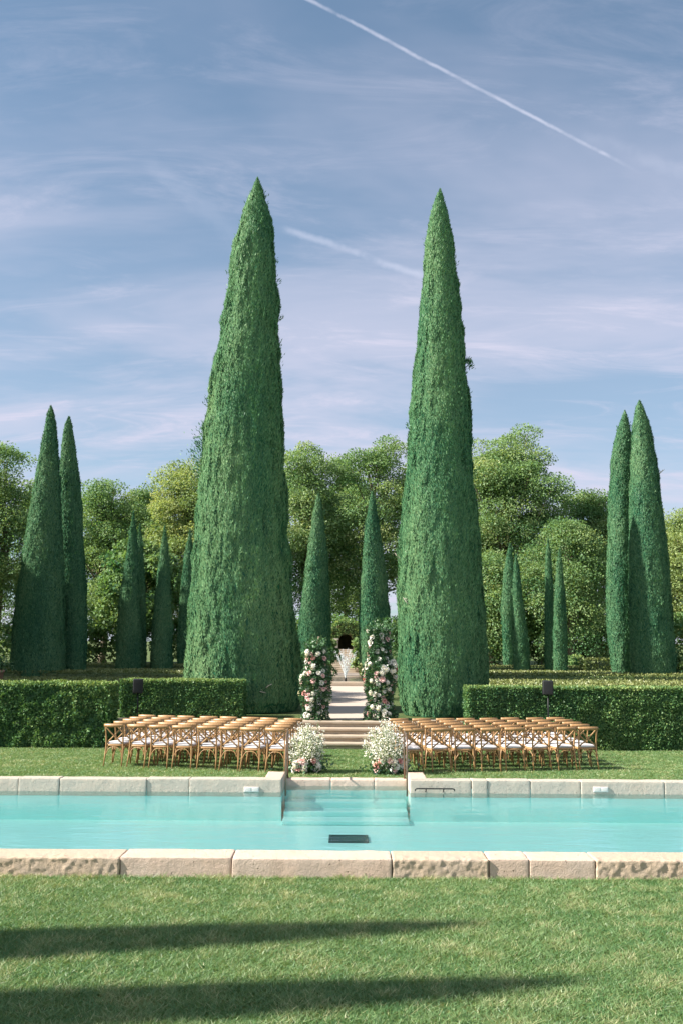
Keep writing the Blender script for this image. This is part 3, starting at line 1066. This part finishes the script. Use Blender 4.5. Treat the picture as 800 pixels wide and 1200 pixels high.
# clipped blocks
for lab, xa, xb, yt, yb, Y, dp in (
        ('small clipped hedge block at the back right, left of two, partly shaded', 669, 682, 768.5, 786, 64, 1.4),
        ('small bright clipped hedge block left of the right cypress pair', 683, 717, 771.5, 787, 62, 1.2),
        ('little clipped hedge block right of the fountain basin, farther of two', 421.5, 434, 779.5, 796, 54.5, 1.3),
        ('little clipped hedge block right of the fountain basin, nearer of two', 427.5, 452, 783.0, 797, 50.5, 1.3),
        ('little clipped hedge block left of the fountain basin', 360, 387.5, 777, 796, 52, 1.3)):
    a, b = at(xa, yt, Y), at(xb, yt, Y)
    hedge('hedge_block', lab, (a.x, Y, Z_TER), (b.x, Y + dp, a.z), .14, 130, int(xa), 'box' if 'bright' in lab or 'basin' in lab else 'hedge', amp=.05, sunlit_top=.2)

# ------------------------------------------------------------------ fountain, staircase, arch
fb = thing('fountain', 'low stone fountain basin on the path with a fan of water jets', 'fountain', (AX, 50.8, Z_TER))
hw, y0, y1, hh = 1.5, 46.7 - 50.8, 55.0 - 50.8, .20
for lo, hi in (((-hw, y0, 0), (hw, y0 + .35, hh)), ((-hw, y1 - .35, 0), (hw, y1, hh)), ((-hw, y0 + .352, 0), (-hw + .35, y1 - .352, hh)), ((hw - .35, y0 + .352, 0), (hw, y1 - .352, hh))):
    B = Bag()
    B.add(*rbox(lo, hi, .3, .03, .01, 4, 5))
    obj('rim', B.mesh('rim', True), M['stone_step'], fb)
B = Bag()
B.add(np.array(hq(-hw + .3, hw - .3, y0 + .3, y1 - .3, .02)), np.array([[0, 1, 2, 3]]))
obj('basin_floor', B.mesh('basin_floor'), M['gravel'], fb)
B = Bag()
B.add(np.array(hq(-hw + .33, hw - .33, y0 + .33, y1 - .33, .13)), np.array([[0, 1, 2, 3]]))
obj('basin_water', B.mesh('basin_water'), M['water'], fb)
B = Bag()
B.add(*tube([(0, 0, .02), (0, 0, .2), (0, 0, .24)], [.06, .05, .03], 10))
obj('nozzle', B.mesh('nozzle'), M['iron'], fb)
B = Bag()
oc = np.array([(1, 0, 0), (-1, 0, 0), (0, 1, 0), (0, -1, 0), (0, 0, 1.8), (0, 0, -1.8)], float)
of = np.array([(0, 2, 4), (2, 1, 4), (1, 3, 4), (3, 0, 4), (2, 0, 5), (1, 2, 5), (3, 1, 5), (0, 3, 5)])
for j in range(22):
    an = 2 * math.pi * j / 13 + (.2 if j >= 13 else 0) + random.uniform(-.1, .1)
    sp_ = (.95 if j < 13 else .42) * random.uniform(.85, 1.1)
    vz = (5.3 if j < 13 else 5.6) * random.uniform(.9, 1.05)
    tm = vz / 9.81 * 1.02
    for k in range(46):
        t_ = tm * (k + random.random()) / 75
        p = np.array([math.cos(an) * sp_ * 1.9 * t_, math.sin(an) * sp_ * 1.9 * t_, .24 + vz * t_ - 4.9 * t_ * t_]) + rng.normal(size=3) * .012 * (1 + 3 * t_)
        B.add(p + oc * (.0145 * random.uniform(.5, 1.3)), of)
obj('water_jets', B.mesh('water_jets'), M['droplet'], fb)

ya = 66.2
ss = thing('stone_staircase', 'narrow flight of stone stairs rising behind the fountain to the dark arch', 'staircase', (AX, ya, Z_TER))
NS = 11
for k in range(NS):
    z1 = 1.50 * (k + 1) / NS
    B = Bag()
    B.add(*rbox((-.95, k * .36, z1 - .16), (.95, NS * .36 + .4 - .004 * k, z1), .4, .02, .012, 4, k))
    obj('step', B.mesh('stair_step'), M['stone_step'], ss)
yb = ya + NS * .36 + .1
ar = thing('grotto_arch', 'mossy stone arch with a dark opening at the head of the stairs', 'arch', (AX, yb, Z_TER))
# block with an arched hole: outline of the hole swept through the depth
zs = 1.5
hwid, dpt = .50, 2.2
outer, inner = [], []
for i in range(17):
    an = math.pi * i / 16
    inner.append((math.cos(an) * hwid, zs + .55 + math.sin(an) * hwid))
    outer.append((math.cos(an) * 1.35 * (1.0 if 0 < i < 16 else 1), zs + .45 + math.sin(an) * 1.35))
inner = [(hwid, zs - .02)] + inner + [(-hwid, zs - .02)]
outer = [(1.35, -.05)] + outer + [(-1.35, -.05)]
V, q = [], []
n = len(inner)
for yy in (0, dpt):
    for x, z in inner: V.append((x, yy, z))
    for x, z in outer: V.append((x, yy, z))
for i in range(n - 1):
    q += [(i, i + 1, n + i + 1, n + i), (2 * n + i, 3 * n + i, 3 * n + i + 1, 2 * n + i + 1), (i, 2 * n + i, 2 * n + i + 1, i + 1), (n + i, n + i + 1, 3 * n + i + 1, 3 * n + i)]
B = Bag()
B.add(np.array(V), np.array(q))
B.add(np.array([(-1.3, dpt - .02, 0), (1.3, dpt - .02, 0), (1.3, dpt - .02, zs + 1.6), (-1.3, dpt - .02, zs + 1.6)]), np.array([[0, 1, 2, 3]]))
obj('vault', B.mesh('vault'), M['moss'], ar)
B = Bag()
B.add(*rbox((-.78, -.32, 0), (-.52, -.03, zs + .62), .3, .02, .01, 4, 2))
B.add(*rbox((-.83, -.37, zs + .622), (-.47, .0, zs + .74), .3, .02))
obj('pillar', B.mesh('pillar'), M['stone_grey'], ar)
B = Bag()
for k in range(2600):
    pass
an = rng.uniform(-.1, math.pi + .1, 3000)
rad = rng.uniform(.62, 1.55, 3000)
P = np.stack([np.cos(an) * rad, rng.uniform(-.15, .25, 3000), zs + .5 + np.sin(an) * rad], 1)
V, Fq, T = leaves(P, rng.normal(size=(3000, 3)) + [0, -.6, .2], .10, .16, rng.uniform(0, .9, 3000))
B.add(V, Fq, T)
obj('creeper', B.mesh('creeper'), M['plane'], ar)


# ------------------------------------------------------------------ flowers
def bloom_mesh(name, petals, r, seed, layers=4):
    g = np.random.default_rng(seed)
    B = Bag()
    for l_ in range(layers):
        k = petals if l_ == 0 else petals - l_
        el = R(12 + 72 * l_ / max(1, layers - 1))
        rr = r * (1 - .16 * l_)
        for j in range(k):
            an = 2 * math.pi * (j + .5 * (l_ % 2)) / k + g.normal() * .1
            d = np.array([math.cos(an) * math.cos(el), math.sin(an) * math.cos(el), math.sin(el)])
            s = np.array([-math.sin(an), math.cos(an), 0])
            u = np.cross(d, s)
            wv = rr * .75
            pts = []
            for a_, b_ in ((0, .15), (.5, .5), (.85, .42), (1, 0), (.85, -.42), (.5, -.5), (0, -.15)):
                pts.append(d * rr * a_ + s * wv * b_ - u * rr * .18 * (a_ ** 2) + u * .10 * rr * abs(b_))
            B.add(np.array(pts), [np.array([(0, 1, 5, 6), (1, 2, 4, 5)]), np.array([(2, 3, 4)])], g.uniform(.25, 1) - .12 * l_)
    return B.mesh(name)


def cluster_mesh(name, r, seed, n=26):
    """hydrangea-like head of small florets"""
    g = np.random.default_rng(seed)
    B = Bag()
    u = norm(g.normal(size=(n, 3)) + [0, 0, .5])
    bm = bmesh.new()
    bmesh.ops.create_icosphere(bm, subdivisions=2, radius=r * .70)
    B.add(np.array([tuple(v_.co) for v_ in bm.verts]), np.array([[v_.index for v_ in f_.verts] for f_ in bm.faces]), .35)
    bm.free()
    for q in u:
        s = norm(np.cross(q[None], g.normal(size=(1, 3))))[0]
        t_ = np.cross(q, s)
        c = q * r * g.uniform(.60, .69)
        for j in range(4):
            an = math.pi / 2 * j
            d = s * math.cos(an) + t_ * math.sin(an)
            e = np.cross(q, d)
            f = r * .52
            B.add(np.array([c, c + d * f * .6 + e * f * .4 + q * f * .4, c + d * f * .9 + q * f * .55, c + d * f * .6 - e * f * .4 + q * f * .4]), np.array([[0, 1, 2, 3]]), g.uniform(.3, 1))
    return B.mesh(name)


rose = [bloom_mesh('rose_bloom', 7, .062, 1), bloom_mesh('open_rose_bloom', 8, .075, 2, 3)]
hyd = cluster_mesh('white_flower_head', .075, 4)


def petals(me, mat):
    m2 = me.copy()
    m2.materials.clear()
    m2.materials.append(mat)
    return m2


BL = {'white_rose': [petals(r_, M['white_petal']) for r_ in rose] + [petals(hyd, M['white_petal'])],
      'blush_rose': [petals(r_, M['blush_petal']) for r_ in rose],
      'coral_rose': [petals(r_, M['coral_petal']) for r_ in rose]}


def put_bloom(root, kind, p, face, s):
    me = random.choice(BL[kind])
    o = obj(kind, me, None, root)
    o.location = p
    q = Vector(face).to_track_quat('Z', 'Y') @ Quaternion((0, 0, 1), random.uniform(0, 6.28))
    o.rotation_euler = q.to_euler()
    o.scale = (s, s, s)
    return o


def flower_column(label, px0, px1, py0, py1, Y, seed, lean):
    a, b = at(px0, py1, Y), at(px1, py0, Y)
    H = b.z - Z_TER
    W = (b.x - a.x) / 2
    root = thing('flower_column', label, 'flower arrangement', ((a.x + b.x) / 2, Y, Z_TER), 0, 'flower columns at the head of the steps')
    g = np.random.default_rng(seed)
    B = Bag()
    B.add(*tube([(0, 0, 0), (0, 0, H * .9)], .04, 6), .1)

    def rad(z):
        return W * (1.0 - .26 * (z / H) + .16 * math.sin(z * 4.2 + seed) + .07 * math.sin(z * 11 + 2 * seed))

    def cx(z):
        return lean * (z / H - .3) * W
    n = int(2600 * H)
    z = g.uniform(.02, H, n)
    an = g.uniform(0, 2 * math.pi, n)
    rr = np.array([rad(q) for q in z]) * g.uniform(.35, 1.02, n) ** .5
    u = np.stack([np.cos(an), np.sin(an), np.zeros(n)], 1)
    P = np.stack([np.array([cx(q) for q in z]), np.zeros(n), z], 1) + u * rr[:, None] * np.array([1, .8, 1])
    V, Fq, T = leaves(P, u + g.normal(size=(n, 3)) * .5 + [0, 0, .1], .045 * g.uniform(.7, 1.3, n), .085 * g.uniform(.7, 1.3, n), g.uniform(.05, .95, n))
    B.add(V, Fq, T)
    # sprigs at the top
    for k in range(14):
        an_ = g.uniform(0, 6.28)
        tip = np.array([cx(H) + math.cos(an_) * W * .7, math.sin(an_) * .2, H + g.uniform(-.05, .22)])
        bs = np.array([cx(H * .8), 0, H * .8])
        m_ = 24
        t_ = g.uniform(.3, 1, (m_, 1))
        V, Fq, T = leaves(bs + (tip - bs) * t_ + g.normal(size=(m_, 3)) * .02, (tip - bs) + g.normal(size=(m_, 3)) * .4, .04, .08, g.uniform(.4, 1, m_))
        B.add(V, Fq, T)
    obj('foliage', B.mesh('column_foliage'), M['flower_leaf'], root)
    nb = int(33 * H)
    placed = []
    for k in range(nb):
        for tr_ in range(12):
            z = (.06 + .90 * random.random()) * H
            an_ = math.pi * 1.5 + random.uniform(-1.75, 1.75) if random.random() < .85 else random.uniform(0, 6.28)
            r_ = rad(z) * random.uniform(.86, 1.04)
            p = Vector((cx(z) + math.cos(an_) * r_, math.sin(an_) * r_ * .8, z))
            if all((p - q).length > .085 for q in placed): break
        placed.append(p)
        u_ = random.random()
        kind = 'white_rose' if u_ < .70 else ('blush_rose' if u_ < .94 else 'coral_rose')
        put_bloom(root, kind, p, (math.cos(an_), math.sin(an_), .45), random.uniform(.85, 1.35))
    return root


flower_column('shorter column of white and pink roses left of the path, at the foot of the giant cypress', 352, 387, 757, 842, 26.95, 4, .0)
flower_column('taller column of white and pink roses right of the path', 427, 463, 735, 843, 26.95, 9, -.15)


def spray_cloud(label, px0, px1, py0, py1, Y, seed, lean):
    a, b = at(px0, py1, Y), at(px1, py0, Y)
    H = b.z
    W = (b.x - a.x) / 2
    root = thing('flower_cloud', label, 'flower arrangement', ((a.x + b.x) / 2 - lean * .0, Y, 0), 0, 'white flower clouds beside the aisle')
    g = np.random.default_rng(seed)
    Bs, Bf, Bl = Bag(), Bag(), Bag()
    for k in range(125):
        an = g.uniform(0, 6.28)
        up = g.uniform(.15, 1.0)
        wz = (.55 + .45 * min(1, up / .45)) * (1 if up < .7 else 1 - .5 * (up - .7) / .3)
        tip = np.array([lean * W * (up - .35) + math.cos(an) * W * 1.12 * wz * math.sqrt(g.random()), math.sin(an) * W * wz * math.sqrt(g.random()), H * (.10 + .90 * up * g.uniform(.78, 1.16))])
        bs = np.array([tip[0] * .45 - lean * .1 * W, tip[1] * .5, .03])
        Bs.add(*tube([bs, (bs + tip) / 2 + [0, 0, .05], tip], .004, 3, caps=False), .3)
        m_ = 32
        t_ = g.uniform(.60, 1.04, (m_, 1))
        P = bs + (tip - bs) * t_ + g.normal(size=(m_, 3)) * .045
        V, Fq, T = leaves(P, g.normal(size=(m_, 3)) + [0, -.3, .6], .027, .031, g.uniform(.2, 1, m_), .1)
        Bf.add(V, Fq, T)
        m_ = 14
        t_ = g.uniform(.1, .9, (m_, 1))
        V, Fq, T = leaves(bs + (tip - bs) * t_ + g.normal(size=(m_, 3)) * .03, (tip - bs) + g.normal(size=(m_, 3)) * .3, .022, .07, g.uniform(0, 1, m_))
        Bl.add(V, Fq, T)
    n = 700
    P = np.stack([g.normal(size=n) * W * .5 - lean * W * .25, g.normal(size=n) * W * .4, np.abs(g.normal(size=n)) * .13 + .01], 1)
    V, Fq, T = leaves(P, g.normal(size=(n, 3)) + [0, 0, .5], .05, .09, g.uniform(0, .6, n))
    Bg = Bag()
    Bg.add(V, Fq, T)
    obj('stem', Bs.mesh('spray_stem'), M['spray_stem'], root)
    obj('white_spray', Bf.mesh('white_spray'), M['spray'], root)
    obj('stem_leaves', Bl.mesh('stem_leaves'), M['spray_stem'], root)
    obj('base_foliage', Bg.mesh('base_foliage'), M['flower_leaf'], root)
    for k in range(15):
        z = random.uniform(.05, .30)
        an_ = math.pi * 1.5 + random.uniform(-1.5, 1.5)
        p = Vector((-lean * W * .30 + math.cos(an_) * W * .72, math.sin(an_) * W * .62, z))
        kind = ['white_rose', 'white_rose', 'blush_rose', 'coral_rose'][k % 4] if k < 12 else 'white_rose'
        put_bloom(root, kind, p, (math.cos(an_), math.sin(an_), .5), random.uniform(.95, 1.4))
    return root


spray_cloud('airy white flower cloud with pink roses left of the aisle', 337, 381, 851, 908, 21.1, 3, .25)
spray_cloud('airy white flower cloud with pink roses right of the aisle', 430, 478, 847, 911, 21.0, 6, -.35)

# ------------------------------------------------------------------ chairs
def build_chair(label):
    root = thing('crossback_chair', label, 'chair')
    wd = M['wood']
    for s in (-1, 1):
        B = Bag()
        pts = [(s * .205, -.285, 0), (s * .198, -.225, .22), (s * .19, -.195, .44), (s * .19, -.20, .58), (s * .195, -.225, .74), (s * .198, -.262, .885)]
        B.add(*tube(pts, [.013, .016, .0185, .018, .016, .014], 8))
        obj('rear_leg', B.mesh('rear_leg', True), wd, root)
        B = Bag()
        B.add(*tube([(s * .215, .215, 0), (s * .195, .195, .22), (s * .180, .178, .435)], [.013, .0155, .019], 8))
        obj('front_leg', B.mesh('front_leg', True), wd, root)
    # bowed crest rail
    V, q = [], []
    nn = 15
    for i in range(nn):
        u = -1 + 2 * i / (nn - 1)
        x = u * .222
        y = -.262 - .052 * (1 - u * u)
        hh = .029 + .010 * (1 - u * u)
        for dy, dz in ((-.014, -hh), (.010, -hh), (.012, hh), (-.012, hh)):
            V.append((x, y + dy, .872 + dz))
    for i in range(nn - 1):
        for k in range(4):
            k2 = (k + 1) % 4
            q.append((i * 4 + k, (i + 1) * 4 + k, (i + 1) * 4 + k2, i * 4 + k2))
    q += [(0, 1, 2, 3), ((nn - 1) * 4 + 3, (nn - 1) * 4 + 2, (nn - 1) * 4 + 1, (nn - 1) * 4)]
    B = Bag()
    B.add(np.array(V), np.array(q))
    obj('top_rail', B.mesh('top_rail'), wd, root)
    for s in (-1, 1):
        B = Bag()
        off = .012 * s
        B.add(*tube(bez((s * .185, -.268 + off, .855), (s * .02, -.250 + off, .66), (-s * .172, -.200 + off, .50), 9), .0155, 8, flat=(1.0, .6)))
        obj('cross_brace', B.mesh('cross_brace', True), wd, root)
    # seat
    V = []
    ring = []
    for i in range(28):
        a = 2 * math.pi * i / 28
        c_, s_ = math.cos(a), math.sin(a)
        e = .45
        x = math.copysign(abs(c_) ** e, c_) * (.212 + .012 * s_)
        y = math.copysign(abs(s_) ** e, s_) * .212
        ring.append((x, y))

    def slab(z0, z1, k, puff=0, oy=0):
        V, q, t3 = [], [], []
        lev = [(z0, k * .985), (z0 + (z1 - z0) * .3, k), (z1 - (z1 - z0) * .3, k), (z1, k * .975)]
        if puff: lev = [(z0, k * .93), (z0 + (z1 - z0) * .35, k), (z1 - (z1 - z0) * .3, k * .985), (z1, k * .9), (z1 + puff, k * .45)]
        for z, kk in lev:
            for x, y in ring: V.append((x * kk, y * kk + oy, z))
        for i in range(len(lev) - 1):
            for j in range(28):
                j2 = (j + 1) % 28
                q.append((i * 28 + j, i * 28 + j2, (i + 1) * 28 + j2, (i + 1) * 28 + j))
        V.append((0, oy, lev[-1][0] + puff * .2)); V.append((0, oy, z0))
        n_ = len(V)
        l_ = (len(lev) - 1) * 28
        for j in range(28):
            j2 = (j + 1) % 28
            t3.append((n_ - 2, l_ + j, l_ + j2))
            t3.append((n_ - 1, j2, j))
        return np.array(V), [np.array(q), np.array(t3)]
    B = Bag()
    B.add(*slab(.425, .465, 1))
    obj('seat', B.mesh('seat'), wd, root)
    B = Bag()
    B.add(*slab(.467, .510, .97, .012, .005))
    obj('cushion', B.mesh('cushion', True), M['cushion'], root)
    # bentwood hoops under the seat: back, front and both sides
    corners = {'b': ((-.196, -.222), (.196, -.222)), 'f': ((-.196, .196), (.196, .196)), 'l': ((-.196, -.215), (-.196, .19)), 'r': ((.196, -.215), (.196, .19))}
    for k_, (p, q_) in corners.items():
        B = Bag()
        pts = []
        for i in range(13):
            u = i / 12
            hgt = .22 + .19 * (1 - abs(2 * u - 1) ** 3.2)
            pts.append((p[0] + (q_[0] - p[0]) * u, p[1] + (q_[1] - p[1]) * u, hgt))
        B.add(*tube(pts, .0095, 6))
        obj('bentwood_hoop', B.mesh('bentwood_hoop', True), wd, root)
    return root


proto = None
NR, NC = 5, 8
for side, pin, pout in (('left', (323, 905.5), (132, 898.5)), ('right', (485.5, 906), (692, 902.5))):
    a, b = ground(*pin, 0), ground(*pout, 0)
    along = (b - a) / (NC - 1)
    an = math.atan2(along.y, along.x)
    if side == 'left': an = math.atan2(-along.y, -along.x)
    face = Vector((-math.sin(an), math.cos(an), 0))
    # rows step back towards the arch
    for r_ in range(NR):
        for c_ in range(NC):
            lab = f'wooden cross-back chair {side} of aisle, {ORD[r_]} row from pool, {ORD[c_]} seat from aisle'
            p = a + along * c_ + (face * .285 + Vector((.07 if side == 'left' else -.07, 1, 0)) * .66 * r_) + Vector((random.uniform(-.03, .03), random.uniform(-.04, .04), 0))
            rz = an + R(random.uniform(-5.5, 5.5))
            if proto is None:
                proto = build_chair(lab)
                proto.location = (p.x, p.y, 0)
                proto.rotation_euler = (0, 0, rz)
                proto['group'] = 'cross-back chairs in rows on the lawn'
            else:
                dup(proto, (p.x, p.y, 0), rz, lab)

# ------------------------------------------------------------------ loudspeakers
for px, lab, Y, zb in ((162.5, 'black loudspeaker on a pole before the left terrace hedge', 26.6, 0), (641, 'black loudspeaker on a pole before the tall right hedge', 25.25, 0)):
    p0, p1 = at(px, 795.5 if px < 400 else 797.5, Y), at(px, 812.5 if px < 400 else 814, Y)
    o = thing('loudspeaker', lab, 'loudspeaker', (p0.x, Y, zb), R(8 if px < 400 else -6), 'loudspeakers on poles')
    zt, zl = p0.z - zb, p1.z - zb
    B = Bag()
    B.add(*rbox((-.128, -.12, zl), (.128, .13, zt), .1, .022))
    obj('cabinet', B.mesh('cabinet'), M['black'], o)
    B = Bag()
    B.add(*rbox((-.112, -.127, zl + .02), (.112, -.1205, zt - .02), .1, .003))
    obj('grille', B.mesh('grille'), M['grille'], o)
    B = Bag()
    B.add(*tube([(0, 0, .25), (0, 0, 1.0), (0, 0, zl + .01)], [.02, .018, .016], 8))
    obj('pole', B.mesh('pole'), M['black'], o)
    for k in range(3):
        a_ = R(90 + 120 * k)
        B = Bag()
        B.add(*tube([(0, 0, .62), (math.cos(a_) * .20, math.sin(a_) * .20, .30), (math.cos(a_) * .40, math.sin(a_) * .40, .012)], .012, 6))
        obj('leg', B.mesh('stand_leg'), M['black'], o)

# ------------------------------------------------------------------ planter at the left edge
p = at(-6, 790, 34.0)
pl = thing('planter', 'terracotta planter with a small green plant at the left edge behind the hedge', 'planter', (p.x, 34.0, Z_TER))
zt = at(0, 785, 34.0).z - Z_TER
B = Bag()
B.add(*tube([(0, 0, 0), (0, 0, .1), (0, 0, zt - .1), (0, 0, zt - .09), (0, 0, zt)], [.22, .24, .29, .33, .33], 24))
obj('pot', B.mesh('pot'), M['terracotta'], pl)
B = Bag()
n = 900
P = rng.normal(size=(n, 3)) * [.2, .2, .13] + [0, 0, zt + .18]
V, Fq, T = leaves(P, rng.normal(size=(n, 3)) + [0, 0, .4], .05, .11, rng.uniform(0, 1, n))
B.add(V, Fq, T)
obj('plant', B.mesh('potted_plant'), M['shrub'], pl)

# ------------------------------------------------------------------ shrubs by the path
def shrub(label, px, ytop, width_px, Y, mat, seed, per=150, leaf=.14, group=None):
    p = at(px, ytop, Y)
    h = p.z - Z_TER
    s = math.hypot(1, 0) * Y / F
    rx = width_px * s / 2
    crm = max(.3, rx * .335)
    per = min(5000, 125 / (crm / 1.5) ** 2)
    return broad_tree('shrub', label, mat, seed, h, rx, .15, 30, per, leaf, group, .4, (p.x, Y, Z_TER), 'shrub', .3, .05, (max(.25, rx * .25), max(.4, rx * .42)))


shrub('fresh green shrub behind the shorter flower column', 370, 736, 44, 36, 'shrub', 301, 330, .09)
shrub('fresh green shrub behind the taller flower column, by the right giant cypress', 456, 720, 42, 37, 'shrub', 302, 330, .09)
shrub('dark shrub left of the stairs under the left conical cypress', 384, 748, 26, 64, 'plane_dark', 303, 260, .18)
shrub('dark shrub right of the stairs under the right conical cypress', 424, 748, 22, 66, 'plane_dark', 304, 260, .18)
shrub('round dark shrub at the right edge beside the right cypress pair', 798, 768, 34, 52, 'plane_dark', 305, 320, .18)
# belt of shrubs at the foot of the wood
belt = [(20, 724, 98), (118, 718, 78), (205, 716, 68), (245, 718, 68), (340, 720, 68), (405, 714, 78), (470, 727, 68), (576, 728, 68), (612, 724, 68), (634, 718, 68), (690, 718, 68), (722, 712, 68), (800, 714, 68)]
bl = ['at the far left', 'right of the left cypress pair', 'behind the shaded narrow cypress', 'behind the left giant cypress', 'left of the conical pair', 'behind the stone arch', 'left of the right giant cypress', 'just right of the right giant cypress', 'behind the first two thin cypresses', 'behind the last two thin cypresses', 'left of the right cypress pair', 'behind the right cypress pair', 'at the far right']
for i, ((px, yt, wp), w_) in enumerate(zip(belt, bl)):
    shrub(f'dark undergrowth bush at the edge of the wood, {w_}', px, yt, wp, 78 + (i % 3) * 2, ['plane_dark', 'plane', 'plane_dark'][i % 3] if px > 300 else 'plane_dark', 400 + i, 300, .26, 'bushes at the edge of the wood')

# ------------------------------------------------------------------ the wood behind
TREES = [
    # label, px, ytop, half width px, Y, mat, base, seed, dome
    ('leafy tree with yellow tinged crown at the far left edge', 8, 508, 52, 80, 'plane', 2.5, 1),
    ('dark tree behind the left cypress pair', 62, 545, 44, 92, 'plane_dark', 2.5, 2),
    ('tree just right of the left cypress pair, rounded crown', 128, 548, 44, 88, 'plane', 3.0, 3),
    ('smaller dark tree right of the rounded one, above the sunlit cypress tip', 170, 566, 36, 94, 'plane_dark', 3.0, 4),
    ('pale yellow green tree against the left side of the giant cypress', 222, 520, 42, 84, 'plane_gold', 3.5, 5),
    ('tall tree mostly hidden behind the left giant cypress', 285, 528, 52, 96, 'plane', 3.0, 6),
    ('light crowned plane tree just right of the left giant cypress', 360, 512, 44, 88, 'plane', 6.0, 7),
    ('tall plane tree between the giants, left of the right giant', 440, 502, 58, 90, 'plane', 6.0, 8),
    ('tree behind the right giant cypress', 500, 520, 46, 98, 'plane_dark', 3.0, 9),
    ('largest dense tree with domed crown right of the right giant', 592, 494, 74, 84, 'plane', 2.0, 10),
    ('layered chestnut tree below the domed crown, behind the thin cypresses', 662, 602, 42, 74, 'plane_dark', 1.0, 11),
    ('tree between the domed crown and the right cypress pair', 690, 566, 42, 88, 'plane_dark', 2.0, 12),
    ('tree behind the right cypress pair', 752, 585, 40, 92, 'plane', 2.0, 13),
    ('turning golden green tree at the far right edge', 806, 592, 42, 82, 'plane_gold', 1.5, 14),
    ('slender sparse tree in the gap between the giants, farther back', 402, 535, 40, 104, 'plane_dark', 4.0, 15),
    ('small pale tree below the domed crown, left of the thin cypresses', 575, 640, 36, 78, 'plane', 1.0, 16),
]
for lab, px, yt, hwp, Y, mat, base, seed in TREES:
    p = at(px, yt, Y)
    h = p.z - Z_TER
    rx = hwp * Y / F
    vol = (rx ** 2) * (h - base)
    sparse = 'light crowned' in lab or 'between the giants' in lab
    ncl = int(np.clip(vol * (.34 if not sparse else .24), 80, 300))
    broad_tree('broadleaf_tree', lab, mat, seed, h, rx, base * .45, ncl, 680 if not sparse else 620, .160 * (Y / 90) ** .8, 'broadleaf trees of the wood', .45, (p.x, Y, Z_TER), trunk_r=.32, crad=(1.0, 2.2), shell=.3)
# trees left of the frame that shade the left parterre
shade_src = broad_tree('broadleaf_tree', 'big broadleaf tree beyond the left edge shading the left parterre, nearest of the row', 'plane_dark', 77, 16.5, 5.2, 2.5, 85, 240, .42, 'broadleaf trees of the wood', .4, (-27.5, 41, Z_TER))
for i, (x, y, s) in enumerate(((-24, 36.6, 1.045), (-24, 32.0, 1.04), (-28.5, 46.5, .90), (-27, 54, .96), (-33.5, 63.0, 1.42), (-36, 71, .98), (-15.5, 76, .6))):
    dup(shade_src, (x, y, Z_TER), R(70 * i), f'big broadleaf tree beyond the left edge shading the left parterre, {ORD[i + 1]} of the row', None, (s, s, s))

# ------------------------------------------------------------------ grass
def grass(name, n, xr, yr, z, hgt, wid, seed, dens_near=None, excl=None):
    g = np.random.default_rng(seed)
    u = g.random(n)
    y = yr[0] + (yr[1] - yr[0]) * (u ** 1.25 if dens_near else u)
    x = g.uniform(xr[0], xr[1], n)
    if excl is not None:
        k = ~excl(x, y)
        x, y = x[k], y[k]
    n = len(x)
    P = np.stack([x, y, np.full(n, z)], 1)
    pn = vnoise(np.stack([x * .9, y * .9, np.zeros(n)], 1), seed)
    pn2 = vnoise(np.stack([x * 5, y * 5, np.zeros(n)], 1), seed + 1)
    pn3 = vnoise(np.stack([x * 16, y * 16, np.zeros(n)], 1), seed + 2)
    h_ = hgt * (.45 + .6 * pn2 + .6 * pn3) * g.uniform(.6, 1.2, n)
    if dens_near:
        edge = np.clip((y - (yr[1] - .16)) / .14, 0, 1)
        h_ = h_ * (1 + 1.1 * edge * pn3 * 1.4)
    else:
        edge = np.zeros(n)
    an = g.uniform(0, 2 * np.pi, n)
    s = np.stack([np.cos(an), np.sin(an), np.zeros(n)], 1) * (wid * g.uniform(.6, 1.3, n) / 2)[:, None]
    ln = g.normal(size=(n, 2)) * 1.25
    tip = P + np.stack([ln[:, 0] * h_, ln[:, 1] * h_, h_], 1)
    V = np.stack([P - s, P + s, tip], 1).reshape(-1, 3)
    tone = .30 + .30 * (pn - .5) + .55 * (pn2 - .5) + .35 * (pn3 - .5) + g.normal(size=n) * .17
    dry = g.random(n) < (.05 + .30 * np.clip((pn2 - .55) / .3, 0, 1))
    tone = tone + .35 * edge * pn2
    tone = np.where(dry, g.uniform(.7, 1, n), tone)
    Fq = np.arange(3 * n).reshape(n, 3)
    o = obj(name, mesh_np(name, V, [Fq], np.repeat(np.clip(tone, 0, 1), 3)), M['grass'], kind='stuff')
    o['label'] = 'short mown grass of the near lawn' if z < 0 else 'short mown grass around the chairs'
    o['category'] = 'grass'
    return o


grass('grass', 420000, (-6.0, 6.2), (6.6, Y_N0 - .02), Z_NEAR, .032, .0085, 5, True)
grass('grass', 190000, (-11, 11), (Y_F1 + .0, Y_H), 0, .030, .013, 6, None, lambda x, y: (x > XL - .38) & (x < XR + .38) & (y < Y_R1))

bpy.context.view_layer.update()
